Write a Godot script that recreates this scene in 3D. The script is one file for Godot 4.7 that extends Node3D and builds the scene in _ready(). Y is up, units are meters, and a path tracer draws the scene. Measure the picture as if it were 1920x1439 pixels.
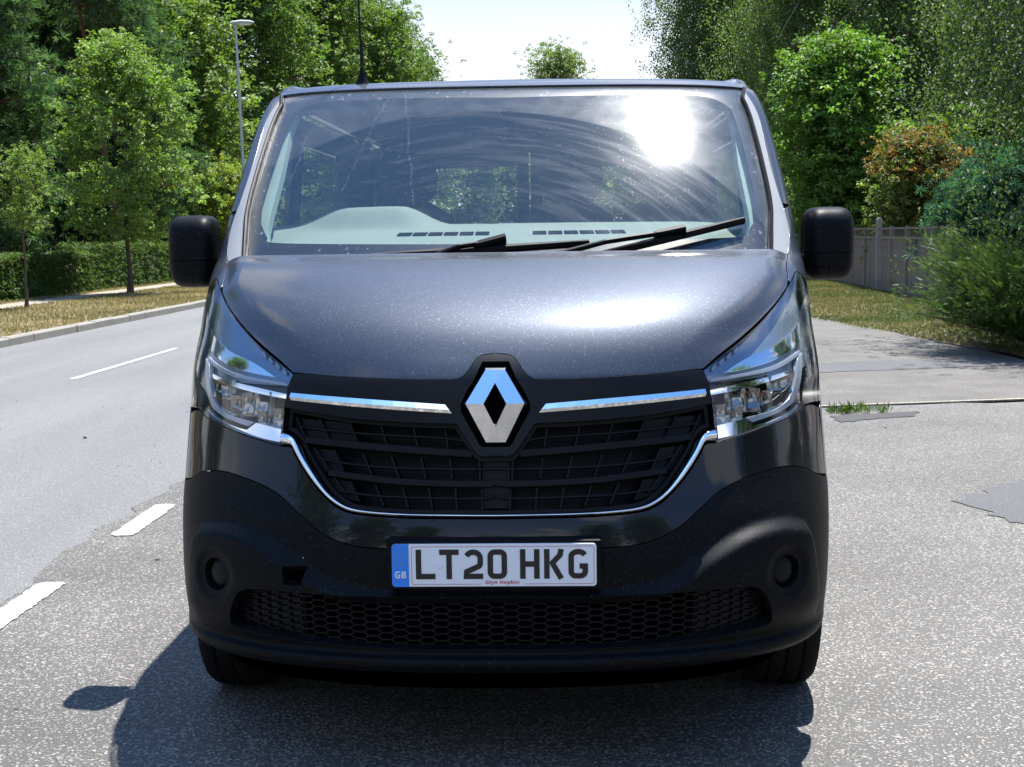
extends Node3D
# A black van parked at the kerb of a tree-lined road, seen from the front with the sun behind it.
# Metres, y up; the van's nose stands at z = 0 and the van runs back along -z, as does the road.

# Sections of the van's body from the bottom of the nose to the roof: height, set-back of the nose on the centre line, half width, depth of the rounded front, squareness of the corner, drop of the edges
const STATIONS := [
	[0.225, 0.15, 0.72, 0.42, 2.4, 0],
	[0.262, 0.085, 0.775, 0.46, 2.4, 0],
	[0.29, 0.06, 0.83, 0.5, 2.4, 0],
	[0.3, 0.03, 0.895, 0.54, 2.4, 0],
	[0.318, 0.008, 0.918, 0.56, 2.4, 0],
	[0.338, 0.006, 0.926, 0.57, 2.4, 0],
	[0.362, 0.03, 0.932, 0.57, 2.4, 0],
	[0.44, 0.024, 0.94, 0.58, 2.4, 0],
	[0.52, 0.016, 0.946, 0.6, 2.35, 0],
	[0.6, 0.014, 0.95, 0.62, 2.3, 0],
	[0.68, 0.026, 0.952, 0.63, 2.25, 0],
	[0.76, 0.048, 0.952, 0.64, 2.2, 0],
	[0.85, 0.073, 0.95, 0.65, 2.2, 0],
	[0.94, 0.095, 0.947, 0.66, 2.2, 0],
	[1.02, 0.112, 0.944, 0.66, 2.2, 0],
	[1.068, 0.128, 0.942, 0.67, 2.2, 0],
	[1.118, 0.17, 0.941, 0.68, 2.3, 0.01],
	[1.17, 0.236, 0.942, 0.68, 2.4, 0.02],
	[1.222, 0.322, 0.945, 0.65, 2.5, 0.025],
	[1.27, 0.432, 0.949, 0.6, 2.6, 0.025],
	[1.312, 0.56, 0.952, 0.52, 2.7, 0.02],
	[1.344, 0.692, 0.953, 0.43, 2.8, 0.012],
	[1.366, 0.83, 0.954, 0.34, 2.9, 0],
	[1.43, 0.935, 0.952, 0.3, 3, 0.005],
	[1.54, 1.062, 0.947, 0.27, 3, 0.015],
	[1.65, 1.194, 0.94, 0.26, 3, 0.02],
	[1.76, 1.332, 0.935, 0.26, 3, 0.025],
	[1.87, 1.475, 0.926, 0.26, 3, 0.025],
	[1.945, 1.577, 0.908, 0.26, 2.9, 0.02],
	[1.975, 1.645, 0.892, 0.26, 2.8, 0.02],
	[1.995, 1.73, 0.868, 0.25, 2.7, 0.015],
	[2.006, 1.85, 0.78, 0.22, 2.6, 0.01],
]
# Outlines of the panels on that body, as (share of the way round from the centre line to the flank, section); joined smooth pieces, the van's right half
const TRACED := {
	"BONNET": [[0, 21.97, -0.2, 21.97, -0.4, 21.95, -0.63, 21.9], [-0.6539, 21.76, -0.6278, 20.566, -0.6222, 19.395, -0.5957, 18.784, -0.5566, 18.074, -0.5104, 17.277, -0.4572, 16.403, -0.4201, 15.795, -0.3843, 15.062], [-0.3843, 15.062, -0.3025, 14.939, -0.2191, 14.847, -0.1408, 14.788, -0.0789, 14.787, -0.0629, 14.89, -0.0509, 15.187, -0.0365, 15.731, -0.0253, 15.92, -0.0093, 15.98, 0, 16]],
	"LAMP": [[-0.6843, 20.164, -0.6334, 19.331, -0.5991, 18.662, -0.5598, 17.959, -0.5151, 17.167, -0.4628, 16.304, -0.4229, 15.653, -0.3848, 14.948], [-0.3848, 14.948, -0.3916, 14.466, -0.3977, 13.765, -0.4014, 13.181, -0.4031, 12.301], [-0.4031, 12.301, -0.4454, 12.408, -0.5038, 12.535, -0.5693, 12.691, -0.6475, 12.875, -0.7149, 13.081, -0.86, 12.95], [-0.86, 12.95, -0.91, 13.3, -0.93, 14.2, -0.92, 15.4, -0.9, 16.6, -0.87, 17.8, -0.835, 19.2, -0.6843, 20.164]],
	"MASK": [[0, 15.98, -0.0092, 15.929, -0.0253, 15.869, -0.0354, 15.68, -0.049, 15.133, -0.062, 14.83, -0.0789, 14.71, -0.1407, 14.71, -0.219, 14.77, -0.3024, 14.864, -0.3805, 14.922], [-0.3805, 14.922, -0.3878, 14.44, -0.3933, 13.749, -0.3952, 13.45], [-0.3952, 13.45, -0.3214, 13.298, -0.2556, 13.184, -0.1781, 13.111, -0.1208, 13.071, -0.0738, 13.056, -0.0654, 12.992], [-0.0654, 12.992, -0.0514, 12.639, -0.0365, 12.299, -0.03, 12.181, -0.0207, 12.122], [-0.0207, 12.122, 0, 12.15]],
	"OPENING": [[0, 12.15, -0.0207, 12.122], [-0.0207, 12.122, -0.03, 12.181, -0.0365, 12.299, -0.0514, 12.639, -0.0654, 12.992], [-0.0654, 12.992, -0.0738, 13.056, -0.1208, 13.071, -0.1781, 13.111, -0.2556, 13.184, -0.3214, 13.298, -0.3952, 13.45], [-0.3952, 13.45, -0.3969, 13.103, -0.3984, 12.764], [-0.3984, 12.764, -0.381, 12.684, -0.3686, 12.509, -0.3552, 12.152, -0.3305, 11.651, -0.3029, 11.146, -0.2733, 10.788, -0.2383, 10.605, -0.1641, 10.524, -0.073, 10.508, 0, 10.497]],
	"CHROME_IN": [[-0.4019, 12.691, -0.3821, 12.667, -0.3685, 12.494, -0.3552, 12.152, -0.3305, 11.651, -0.3029, 11.146, -0.2733, 10.788, -0.2383, 10.605, -0.1641, 10.524, -0.073, 10.508, 0, 10.497]],
	"CHROME_OUT": [[-0.4025, 12.324, -0.381, 12.289, -0.3683, 12.012, -0.3418, 11.485, -0.31, 10.985, -0.2799, 10.634, -0.2449, 10.45, -0.1639, 10.373, -0.073, 10.366, 0, 10.358]],
	"STRIP": [[-0.3827, 13.944, -0.2179, 13.782, -0.088, 13.629], [-0.088, 13.629, -0.0757, 13.357], [-0.0757, 13.357, -0.2176, 13.504, -0.3822, 13.684], [-0.3822, 13.684, -0.3827, 13.944]],
	"BUMPER": [[0, 10.313, -0.073, 10.324, -0.1639, 10.331, -0.2448, 10.408, -0.2815, 10.583, -0.312, 10.952, -0.344, 11.455, -0.3711, 11.979, -0.382, 12.243, -0.403, 12.263], [-0.403, 12.263, -0.4453, 12.37, -0.5036, 12.496, -0.569, 12.652, -0.6471, 12.834, -0.7139, 13.012, -0.8, 12.8], [-0.8, 12.8, -0.81, 11.8, -0.82, 10.75], [-0.82, 10.75, -0.7293, 10.945, -0.6555, 11.268, -0.5722, 11.399, -0.4993, 11.31, -0.4419, 11.13, -0.4007, 10.874, -0.3615, 10.415, -0.329, 10.008, -0.2989, 9.718, -0.2637, 9.503, -0.23, 9.409, -0.1899, 9.39, 0, 9.32]],
	"COVER_TOP": [[-0.7282, 10.904, -0.655, 11.229, -0.572, 11.361, -0.4991, 11.271, -0.4417, 11.091, -0.4005, 10.833, -0.3613, 10.373, -0.3289, 9.966, -0.2988, 9.676, -0.2636, 9.461, -0.23, 9.367, -0.1899, 9.347, 0, 9.28]],
	"LOWGRILLE": [[0, 7.88, -0.1827, 7.841, -0.3437, 7.874, -0.4316, 7.845, -0.4591, 7.767, -0.4775, 7.548, -0.4923, 7.074, -0.5077, 6.452], [-0.5077, 6.452, -0.4919, 6.359, -0.4403, 6.263, -0.344, 6.131, -0.1881, 6.017, 0, 6.02]],
	"POD": [[-0.727, 6.217, -0.7019, 7.233, -0.6771, 8.422, -0.6537, 9.337, -0.6234, 9.689, -0.5563, 9.918, -0.4879, 9.89, -0.4329, 9.684, -0.3902, 9.385, -0.3424, 8.964, -0.3059, 8.533, -0.2652, 8.255, -0.2237, 8.146, -0.1915, 8.094, 0, 8.09]],
	"FOG": [[-0.5411, 8.14]],
	"TOW": [[-0.3514, 8.426]],
	"GLASS_SIDE": [[-0.5543, 21.902, -0.5848, 23.159, -0.6036, 23.964, -0.6093, 25.248, -0.6012, 27.495]],
	"TRIM_OUT": [[-0.6573, 21.86, -0.6946, 23.087, -0.6895, 23.752, -0.6734, 24.245, -0.6619, 25.552, -0.6681, 26.898, -0.6458, 28.017]],
	"CLEAR": [[-0.0187, 22.718, -0.2682, 22.762, -0.4934, 22.864, -0.5171, 23.052, -0.5495, 23.555], [-0.5495, 23.555, -0.5621, 24.196, -0.563, 25.132, -0.5549, 26.462, -0.5475, 27.113], [-0.5475, 27.113, -0.5134, 27.503, -0.453, 27.73, -0.3287, 27.765, -0.2273, 27.755, 0.0053, 27.677]],
	"BIGBAR0": [[-0.3581, 12.524, -0.2164, 12.395, -0.1204, 12.298, -0.042, 12.226]],
	"BIGBAR1": [[-0.306, 11.623, -0.2251, 11.52, -0.1612, 11.439, -0.0272, 11.392, 0, 11.46]],
	"THIN0": [[-0.3696, 12.896, -0.255, 12.772, -0.1586, 12.708, -0.0887, 12.655, -0.0541, 12.58]],
	"THIN1": [[-0.3298, 12.055, -0.2855, 11.932, -0.1836, 11.828, -0.029, 11.799, 0, 11.83]],
	"THIN2": [[-0.2872, 11.157, -0.2155, 11.029, -0.1195, 10.997, -0.029, 10.978, 0, 11.06]],
	"POST0": [[-0.3823, 13.163, -0.3606, 12.576]],
	"POST1": [[-0.3312, 13.163, -0.3068, 12.489]],
	"POST2": [[-0.2688, 13.082, -0.2515, 12.471]],
	"POST3": [[-0.2083, 13.024, -0.1959, 12.416]],
	"POST4": [[-0.1477, 12.973, -0.1393, 12.369]],
	"POST5": [[-0.0897, 12.898, -0.0848, 12.33]],
	"POST6": [[-0.3393, 12.319, -0.3072, 11.696]],
	"POST7": [[-0.2977, 12.27, -0.2777, 11.64]],
	"POST8": [[-0.2409, 12.194, -0.2232, 11.609]],
	"POST9": [[-0.1878, 12.153, -0.1727, 11.553]],
	"POST10": [[-0.1334, 12.12, -0.1245, 11.534]],
	"POST11": [[-0.0819, 12.08, -0.0771, 11.524]],
	"POST12": [[-0.0291, 12.078, -0.0281, 11.45]],
	"POST13": [[-0.2974, 11.525, -0.2715, 11.06]],
	"POST14": [[-0.264, 11.412, -0.2458, 10.838]],
	"POST15": [[-0.216, 11.332, -0.1996, 10.749]],
	"POST16": [[-0.1668, 11.305, -0.1548, 10.7]],
	"POST17": [[-0.1188, 11.285, -0.1119, 10.661]],
	"POST18": [[-0.0714, 11.275, -0.0684, 10.633]],
	"POST19": [[-0.0253, 11.244, -0.0244, 10.599]],
	"DRL_TOP": [[-0.727, 15.66, -0.6348, 15.196, -0.583, 14.97, -0.4925, 14.724, -0.42, 14.529, -0.4063, 14.329], [-0.4063, 14.329, -0.4468, 14.432, -0.5079, 14.553, -0.5818, 14.714, -0.6398, 14.972, -0.7188, 15.379], [-0.7188, 15.379, -0.727, 15.66]],
	"BROW": [[-0.7065, 14.717, -0.6303, 14.493, -0.541, 14.272, -0.4594, 14.063, -0.4076, 13.924], [-0.4076, 13.924, -0.4072, 13.739], [-0.4072, 13.739, -0.4586, 13.83, -0.5394, 13.996, -0.6274, 14.224, -0.7017, 14.423], [-0.7017, 14.423, -0.7065, 14.717]],
	"DRL_SIDE": [[-0.743, 15.47, -0.7307, 14.464, -0.7037, 13.65, -0.6631, 13.216, -0.6065, 12.994, -0.5627, 12.894, -0.5084, 12.79], [-0.5084, 12.79, -0.4915, 12.929], [-0.4915, 12.929, -0.5351, 12.991, -0.5844, 13.071, -0.6312, 13.255, -0.6659, 13.566, -0.6887, 14.1, -0.7076, 15.171], [-0.7076, 15.171, -0.743, 15.47]],
	"LOWBAR": [[-0.4852, 12.911, -0.4175, 12.78], [-0.4175, 12.78, -0.4188, 12.409], [-0.4188, 12.409, -0.4833, 12.502, -0.5513, 12.632, -0.6169, 12.781, -0.6601, 12.91, -0.686, 13.084], [-0.686, 13.084, -0.6452, 12.929, -0.5936, 12.809, -0.5481, 12.715, -0.5127, 12.674], [-0.5127, 12.674, -0.4852, 12.911]],
	"BOWL": [[-0.7735, 17.245, -0.6603, 16.72, -0.6114, 16.378, -0.5126, 15.775, -0.4442, 14.915], [-0.4442, 14.915, -0.5146, 15.066, -0.5851, 15.3, -0.6492, 15.644, -0.7563, 16.231], [-0.7563, 16.231, -0.7735, 17.245]],
	"BEAM": [[-0.684, 14.301, -0.5586, 14.064, -0.4734, 13.875, -0.411, 13.736], [-0.411, 13.736, -0.4133, 13.091, -0.4151, 12.845], [-0.4151, 12.845, -0.4855, 12.976, -0.5542, 13.105, -0.6081, 13.23, -0.65, 13.531, -0.684, 14.301]],
}
const SIDE_LENGTH := 4.0

var M := {}
var rng := RandomNumberGenerator.new()
var noise := FastNoiseLite.new()


func _ready() -> void:
	rng.seed = 20
	noise.seed = 7
	# camera
	var camera := Camera3D.new()
	camera.name = "camera"
	camera.fov = 30.39
	camera.near = 0.05
	camera.far = 900.0
	camera.position = Vector3(0.168, 1.43, 3.53)
	camera.basis = Basis(Vector3.UP, deg_to_rad(1.96)) * Basis(Vector3.RIGHT, deg_to_rad(-6.0)) * Basis(Vector3.BACK, deg_to_rad(-0.75))
	add_child(camera)
	# sun: behind the van, high, a little to the right
	var to_sun := Vector3(0.15, 0.92, -0.345).normalized()
	var sun := DirectionalLight3D.new()
	sun.name = "sun"
	sun.light_energy = 1.6
	sun.light_color = Color(1.0, 0.99, 0.97)
	sun.light_angular_distance = 0.53
	sun.shadow_enabled = true
	sun.basis = Basis.looking_at(-to_sun, Vector3.RIGHT)
	add_child(sun)
	# sky and exposure
	var environment := Environment.new()
	environment.background_mode = Environment.BG_SKY
	environment.sky = Sky.new()
	var air := PanoramaSkyMaterial.new()
	air.panorama = sky_picture(to_sun)
	environment.sky.sky_material = air
	environment.background_energy_multiplier = 0.66
	environment.tonemap_mode = Environment.TONE_MAPPER_LINEAR
	environment.tonemap_exposure = 2.35
	environment.sdfgi_enabled = true
	environment.ssao_enabled = true
	environment.ssil_enabled = true
	var world := WorldEnvironment.new()
	world.name = "world_environment"
	world.environment = environment
	add_child(world)
	make_materials()
	build_ground()
	build_van()
	build_left_side()
	build_right_side()
	build_behind_camera()


func sky_picture(to_sun: Vector3) -> ImageTexture:
	# clear summer air, paler towards the horizon and round the sun, with one even layer of broken cumulus
	var wide := 1024
	var high := 512
	var floats := PackedFloat32Array()
	floats.resize(wide * high * 4)
	var puff := FastNoiseLite.new()
	puff.seed = 11
	puff.noise_type = FastNoiseLite.TYPE_SIMPLEX
	puff.frequency = 0.55
	puff.fractal_octaves = 5
	var at := 0
	for row in high:
		var up := PI * (0.5 - (row + 0.5) / high)
		for column in wide:
			var round_ := TAU * ((column + 0.5) / wide - 0.5)
			var d := Vector3(cos(up) * sin(round_), sin(up), -cos(up) * cos(round_))
			var y := maxf(d.y, 0.0)
			var low := pow(1.0 - y, 4.0)
			var c := Vector3(0.055, 0.175, 0.51).lerp(Vector3(0.55, 0.66, 0.82), low)
			var away := acos(clampf(d.dot(to_sun), -1.0, 1.0))
			c += Vector3(0.25, 0.50, 0.82) * (0.95 * exp(-away / 0.5)) + Vector3(1.0, 1.0, 1.0) * exp(-away / 0.07)
			var flat_at := Vector2(d.x, d.z) / (y + 0.10)
			var thick := puff.get_noise_2d(flat_at.x * 1.0 + 3.0, flat_at.y * 1.0) 
			var cover := smoothstep(0.22, 0.50, thick) * 0.8
			cover = maxf(cover, smoothstep(0.27, 0.05, y) * 0.85)
			c = c.lerp(Vector3(1.02, 1.03, 1.06) * (0.85 + 0.35 * exp(-away / 0.8)), cover)
			if d.y < 0.0:
				c = Vector3(0.25, 0.25, 0.24)
			floats[at] = c.x
			floats[at + 1] = c.y
			floats[at + 2] = c.z
			floats[at + 3] = 1.0
			at += 4
	return ImageTexture.create_from_image(Image.create_from_data(wide, high, false, Image.FORMAT_RGBAF, floats.to_byte_array()))


# ------------------------------------------------------------------ helpers: shapes
class Shape:
	var v := PackedVector3Array()
	var n := PackedVector3Array()
	var t := PackedVector2Array()
	var c := PackedColorArray()
	var i := PackedInt32Array()
	var tint := Color.WHITE

	func point(at: Vector3, normal: Vector3, uv := Vector2.ZERO) -> int:
		v.append(at)
		n.append(normal)
		t.append(uv)
		c.append(tint)
		return v.size() - 1

	func tri(p: int, q: int, r: int) -> void:  # counter-clockwise as seen from outside
		i.append(p)
		i.append(r)
		i.append(q)

	func quad(a: int, b: int, d: int, e: int) -> void:
		tri(a, b, d)
		tri(a, d, e)

	func face(points: Array) -> void:  # a flat convex face, counter-clockwise from outside
		var normal: Vector3 = (points[1] - points[0]).cross(points[2] - points[0]).normalized()
		var first := v.size()
		for p in points:
			point(p, normal, Vector2(p.x + p.z, p.y))
		for k in range(1, points.size() - 1):
			tri(first, first + k, first + k + 1)

	func box(middle: Vector3, size: Vector3, turn := Basis.IDENTITY) -> void:
		var s := size * 0.5
		for axis in 3:
			for side in [-1.0, 1.0]:
				var a := (axis + 1) % 3
				var b := (axis + 2) % 3
				var corner := []
				for k in 4:
					var q := Vector3.ZERO
					q[axis] = s[axis] * side
					q[a] = s[a] * [-1, 1, 1, -1][k]
					q[b] = s[b] * [-1, -1, 1, 1][k]
					corner.append(middle + turn * q)
				if side < 0:
					corner.reverse()
				face(corner)

	func tube(path: PackedVector3Array, radii: PackedFloat32Array, sides := 8, capped := true) -> void:
		var first := v.size()
		var old := Vector3.UP
		for k in path.size():
			var along := (path[mini(k + 1, path.size() - 1)] - path[maxi(k - 1, 0)]).normalized()
			if k == 0:
				old = along.cross(Vector3.RIGHT if absf(along.x) < 0.9 else Vector3.UP).normalized()
			var across := (old - along * old.dot(along)).normalized()
			old = across
			var other := along.cross(across)
			for s in sides + 1:
				var turn := TAU * s / sides
				var out := across * cos(turn) + other * sin(turn)
				point(path[k] + out * radii[k], out, Vector2(float(s) / sides, path[k].y))
		for k in path.size() - 1:
			for s in sides:
				var a := first + k * (sides + 1) + s
				quad(a, a + 1, a + sides + 2, a + sides + 1)
		if capped:
			for end in [0, path.size() - 1]:
				var along := (path[1] - path[0]).normalized() * -1.0 if end == 0 else (path[end] - path[end - 1]).normalized()
				var middle := point(path[end], along)
				var ring := v.size()
				for s in sides + 1:
					point(v[first + end * (sides + 1) + s], along)
				for s in sides:
					if end == 0:
						tri(middle, ring + s + 1, ring + s)
					else:
						tri(middle, ring + s, ring + s + 1)

	func ribbon(path: Array, normals: Array, widths: Array, profile: Array, smooth := false) -> void:
		# a moulding: profile points are (share of half the width to the left, height above the path)
		var rows := []
		for k in path.size():
			var along: Vector3 = (path[mini(k + 1, path.size() - 1)] - path[maxi(k - 1, 0)]).normalized()
			var up: Vector3 = normals[k]
			var left := up.cross(along).normalized()
			var row := []
			for q in profile:
				row.append(path[k] + left * (q.x * widths[k] * 0.5) + up * q.y)
			rows.append(row)
		for j in profile.size() - 1:
			for k in path.size() - 1:
				if not smooth:
					face([rows[k][j], rows[k][j + 1], rows[k + 1][j + 1], rows[k + 1][j]])
		if smooth:
			var first := v.size()
			for k in path.size():
				for j in profile.size():
					var a: Vector3 = rows[k][mini(j + 1, profile.size() - 1)] - rows[k][maxi(j - 1, 0)]
					var b: Vector3 = rows[mini(k + 1, path.size() - 1)][j] - rows[maxi(k - 1, 0)][j]
					point(rows[k][j], a.cross(b).normalized(), Vector2(k, j))
			for k in path.size() - 1:
				for j in profile.size() - 1:
					var a := first + k * profile.size() + j
					quad(a, a + 1, a + profile.size() + 1, a + profile.size())
		for end in ([0, path.size() - 1] if profile.size() > 2 else []):
			var row: Array = rows[end].duplicate()
			if end != 0:
				row.reverse()
			face(row)

	func lathe(profile: Array, sides: int, place: Transform3D) -> void:  # profile: (radius, along the axis z)
		var first := v.size()
		for k in profile.size():
			var d: Vector2 = (profile[mini(k + 1, profile.size() - 1)] - profile[maxi(k - 1, 0)]).normalized()
			for s in sides + 1:
				var turn := TAU * s / sides
				var out := Vector3(cos(turn), sin(turn), 0)
				point(place * (out * profile[k].x + Vector3(0, 0, profile[k].y)), (place.basis * (out * d.y - Vector3(0, 0, d.x))).normalized(), Vector2(turn, profile[k].y))
		for k in profile.size() - 1:
			for s in sides:
				var a := first + k * (sides + 1) + s
				quad(a, a + 1, a + sides + 2, a + sides + 1)

	func mesh() -> ArrayMesh:
		var arrays := []
		arrays.resize(Mesh.ARRAY_MAX)
		arrays[Mesh.ARRAY_VERTEX] = v
		arrays[Mesh.ARRAY_NORMAL] = n
		arrays[Mesh.ARRAY_TEX_UV] = t
		arrays[Mesh.ARRAY_COLOR] = c
		arrays[Mesh.ARRAY_INDEX] = i
		var made := ArrayMesh.new()
		made.add_surface_from_arrays(Mesh.PRIMITIVE_TRIANGLES, arrays)
		return made


func put(called: String, shape, material: Material, parent: Node = self) -> MeshInstance3D:
	var o := MeshInstance3D.new()
	o.name = called
	o.mesh = shape.mesh() if shape is Shape else shape
	o.material_override = material
	parent.add_child(o, true)
	if parent == self and o.name != called:
		o.name = numbered(called)
	return o


var taken := {}
func numbered(called: String) -> String:
	taken[called] = taken.get(called, -1) + 1
	return called if taken[called] == 0 else "%s_%03d" % [called, taken[called]]


func thing(called: String, label: String, category: String, at := Vector3.ZERO, turn := 0.0, group := "") -> Node3D:
	var o := Node3D.new()
	o.name = numbered(called)
	add_child(o)
	o.position = at
	o.rotation.y = turn
	return tag(o, label, category, group)


func tag(o: Node3D, label: String, category: String, group := "") -> Node3D:
	o.set_meta("label", label)
	o.set_meta("category", category)
	if group:
		o.set_meta("group", group)
	return o


func structure(called: String, shape, material: Material, label: String, category: String) -> MeshInstance3D:
	var o := put(numbered(called), shape, material)
	o.set_meta("kind", "structure")
	tag(o, label, category)
	return o


func part(called: String, parent: Node) -> Node3D:
	var o := Node3D.new()
	o.name = called
	parent.add_child(o, true)
	return o


# ------------------------------------------------------------------ helpers: panels cut out of a curved surface
func area_of(p: PackedVector2Array) -> float:
	var sum := 0.0
	for k in p.size():
		sum += p[k].cross(p[(k + 1) % p.size()])
	return sum * 0.5


func counter_clockwise(p: PackedVector2Array) -> PackedVector2Array:
	if area_of(p) < 0.0:
		p.reverse()
	return p


func normal_at(surface: Callable, u: float, v: float, du := 0.002, dv := 0.02) -> Vector3:
	return ((surface.call(u + du, v) - surface.call(u - du, v)) as Vector3).cross(surface.call(u, v + dv) - surface.call(u, v - dv)).normalized()


func panel(surface: Callable, outline: PackedVector2Array, holes: Array, lift: float, rim: float, cell: Vector2, du := 0.002, dv := 0.02) -> Shape:
	# tiles the outline with small faces that follow the surface, and turns its edges in by rim
	var out := Shape.new()
	outline = counter_clockwise(outline.duplicate())
	var edges := [outline]
	for h in holes:
		edges.append(counter_clockwise(h.duplicate()))
	var low := outline[0]
	var top := outline[0]
	for p in outline:
		low = low.min(p)
		top = top.max(p)
	low -= cell * 0.37
	var cut := {}
	for e in edges:
		for k in e.size():
			var a: Vector2 = e[k]
			var b: Vector2 = e[(k + 1) % e.size()]
			var steps := int(ceil(maxf(absf(b.x - a.x) / cell.x, absf(b.y - a.y) / cell.y) * 6.0)) + 1
			for s in steps + 1:
				var q := ((a.lerp(b, float(s) / steps) - low) / cell)
				cut[Vector2i(int(floor(q.x)), int(floor(q.y)))] = true
	var known := {}
	var corner := func(p: Vector2) -> int:
		var key := Vector2i(int(round(p.x * 200000.0)), int(round(p.y * 20000.0)))
		if not known.has(key):
			var normal := normal_at(surface, p.x, p.y, du, dv)
			var at: Vector3 = surface.call(p.x, p.y)
			known[key] = out.point(at + normal * lift, normal, Vector2(at.x, p.y))
		return known[key]
	for gx in int(ceil((top.x - low.x) / cell.x)) + 1:
		for gy in int(ceil((top.y - low.y) / cell.y)) + 1:
			var a := low + Vector2(gx, gy) * cell
			var b := a + cell
			var square := PackedVector2Array([a, Vector2(b.x, a.y), b, Vector2(a.x, b.y)])
			if not cut.has(Vector2i(gx, gy)):
				var middle := a + cell * 0.5
				if not Geometry2D.is_point_in_polygon(middle, outline):
					continue
				var in_hole := false
				for k in range(1, edges.size()):
					in_hole = in_hole or Geometry2D.is_point_in_polygon(middle, edges[k])
				if not in_hole:
					out.quad(corner.call(square[0]), corner.call(square[1]), corner.call(square[2]), corner.call(square[3]))
				continue
			# work in enlarged units: the clipper rounds to a fixed number of decimals
			var pieces := Geometry2D.intersect_polygons(scaled(square, 100.0), scaled(outline, 100.0))
			for k in range(1, edges.size()):
				var rest := []
				for piece in pieces:
					rest.append_array(Geometry2D.clip_polygons(piece, scaled(edges[k], 100.0)))
				pieces.assign(rest)
			for piece in pieces:
				if absf(area_of(piece)) < 1e-7:
					continue
				piece = counter_clockwise(piece)
				var order := Geometry2D.triangulate_polygon(piece)
				for k in range(0, order.size(), 3):
					var p := piece[order[k]] / 100.0
					var q := piece[order[k + 1]] / 100.0
					var r := piece[order[k + 2]] / 100.0
					if (q - p).cross(r - p) < 0.0:
						var swap := q
						q = r
						r = swap
					out.tri(corner.call(p), corner.call(q), corner.call(r))
	if rim > 0.0:
		for n in edges.size():
			turn_in(out, surface, edges[n], lift, rim, cell, n > 0, du, dv)
	return out


func scaled(p: PackedVector2Array, by: float) -> PackedVector2Array:
	var q := PackedVector2Array()
	for k in p:
		q.append(k * by)
	return q


func turn_in(out: Shape, surface: Callable, edge: PackedVector2Array, lift: float, rim: float, cell: Vector2, inner: bool, du: float, dv: float) -> void:
	var around := PackedVector2Array()
	for k in edge.size():
		var a := edge[k]
		var b := edge[(k + 1) % edge.size()]
		var steps := int(ceil(maxf(absf(b.x - a.x) / cell.x, absf(b.y - a.y) / cell.y)))
		for s in maxi(steps, 1):
			around.append(a.lerp(b, float(s) / maxi(steps, 1)))
	if inner:
		around.reverse()
	var at := []
	var up := []
	for p in around:
		var normal := normal_at(surface, p.x, p.y, du, dv)
		up.append(normal)
		at.append(surface.call(p.x, p.y) + normal * lift)
	var count := at.size()
	var first := out.v.size()
	for k in count + 1:
		var j := k % count
		var along: Vector3 = (at[(j + 1) % count] - at[(j + count - 1) % count]).normalized()
		var side := along.cross(up[j]).normalized()
		out.point(at[j], (up[j] * 0.8 + side * 0.6).normalized())
		out.point(at[j] + (side * 0.4 - up[j]) * minf(rim, 0.0022), side)
		out.point(at[j] - up[j] * rim, side)
	for k in count:
		var a := first + k * 3
		out.quad(a + 1, a + 4, a + 3, a)
		out.quad(a + 2, a + 5, a + 4, a + 1)


func smooth_line(flat: Array, per := 5) -> PackedVector2Array:
	var p := PackedVector2Array()
	for k in flat.size() / 2:
		p.append(Vector2(flat[k * 2], flat[k * 2 + 1]))
	if p.size() < 3:
		return p
	var out := PackedVector2Array()
	for k in p.size() - 1:
		var a := p[maxi(k - 1, 0)]
		var d := p[mini(k + 2, p.size() - 1)]
		for s in per:
			out.append(p[k].cubic_interpolate(p[k + 1], a, d, float(s) / per))
	out.append(p[p.size() - 1])
	return out


func traced(called: String, side := -1.0) -> PackedVector2Array:  # side -1: as drawn, +1: mirrored
	var out := PackedVector2Array()
	for piece in TRACED[called]:
		for p in smooth_line(piece):
			p.x *= -side
			if out.is_empty() or out[out.size() - 1].distance_to(p) > 1e-5:
				out.append(p)
	if out.size() > 2 and out[0].distance_to(out[out.size() - 1]) < 1e-5:
		out.remove_at(out.size() - 1)
	return out


func both_halves(called: String) -> PackedVector2Array:
	var half := traced(called)
	var out := half.duplicate()
	for k in range(half.size() - 1, -1, -1):
		if absf(half[k].x) > 1e-4:
			out.append(Vector2(-half[k].x, half[k].y))
	return out


func disc(middle: Vector2, radius: Vector2, count := 28) -> PackedVector2Array:
	var p := PackedVector2Array()
	for k in count:
		p.append(middle + Vector2(cos(TAU * k / count), sin(TAU * k / count)) * radius)
	return p


func rounded(half: Vector2, radius: float, steps := 5) -> PackedVector2Array:
	var p := PackedVector2Array()
	for k in 4:
		var c := Vector2([1, -1, -1, 1][k] * (half.x - radius), [1, 1, -1, -1][k] * (half.y - radius))
		for s in steps + 1:
			var turn := (k + float(s) / steps) * PI / 2
			p.append(c + Vector2(cos(turn), sin(turn)) * radius)
	return p


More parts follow.
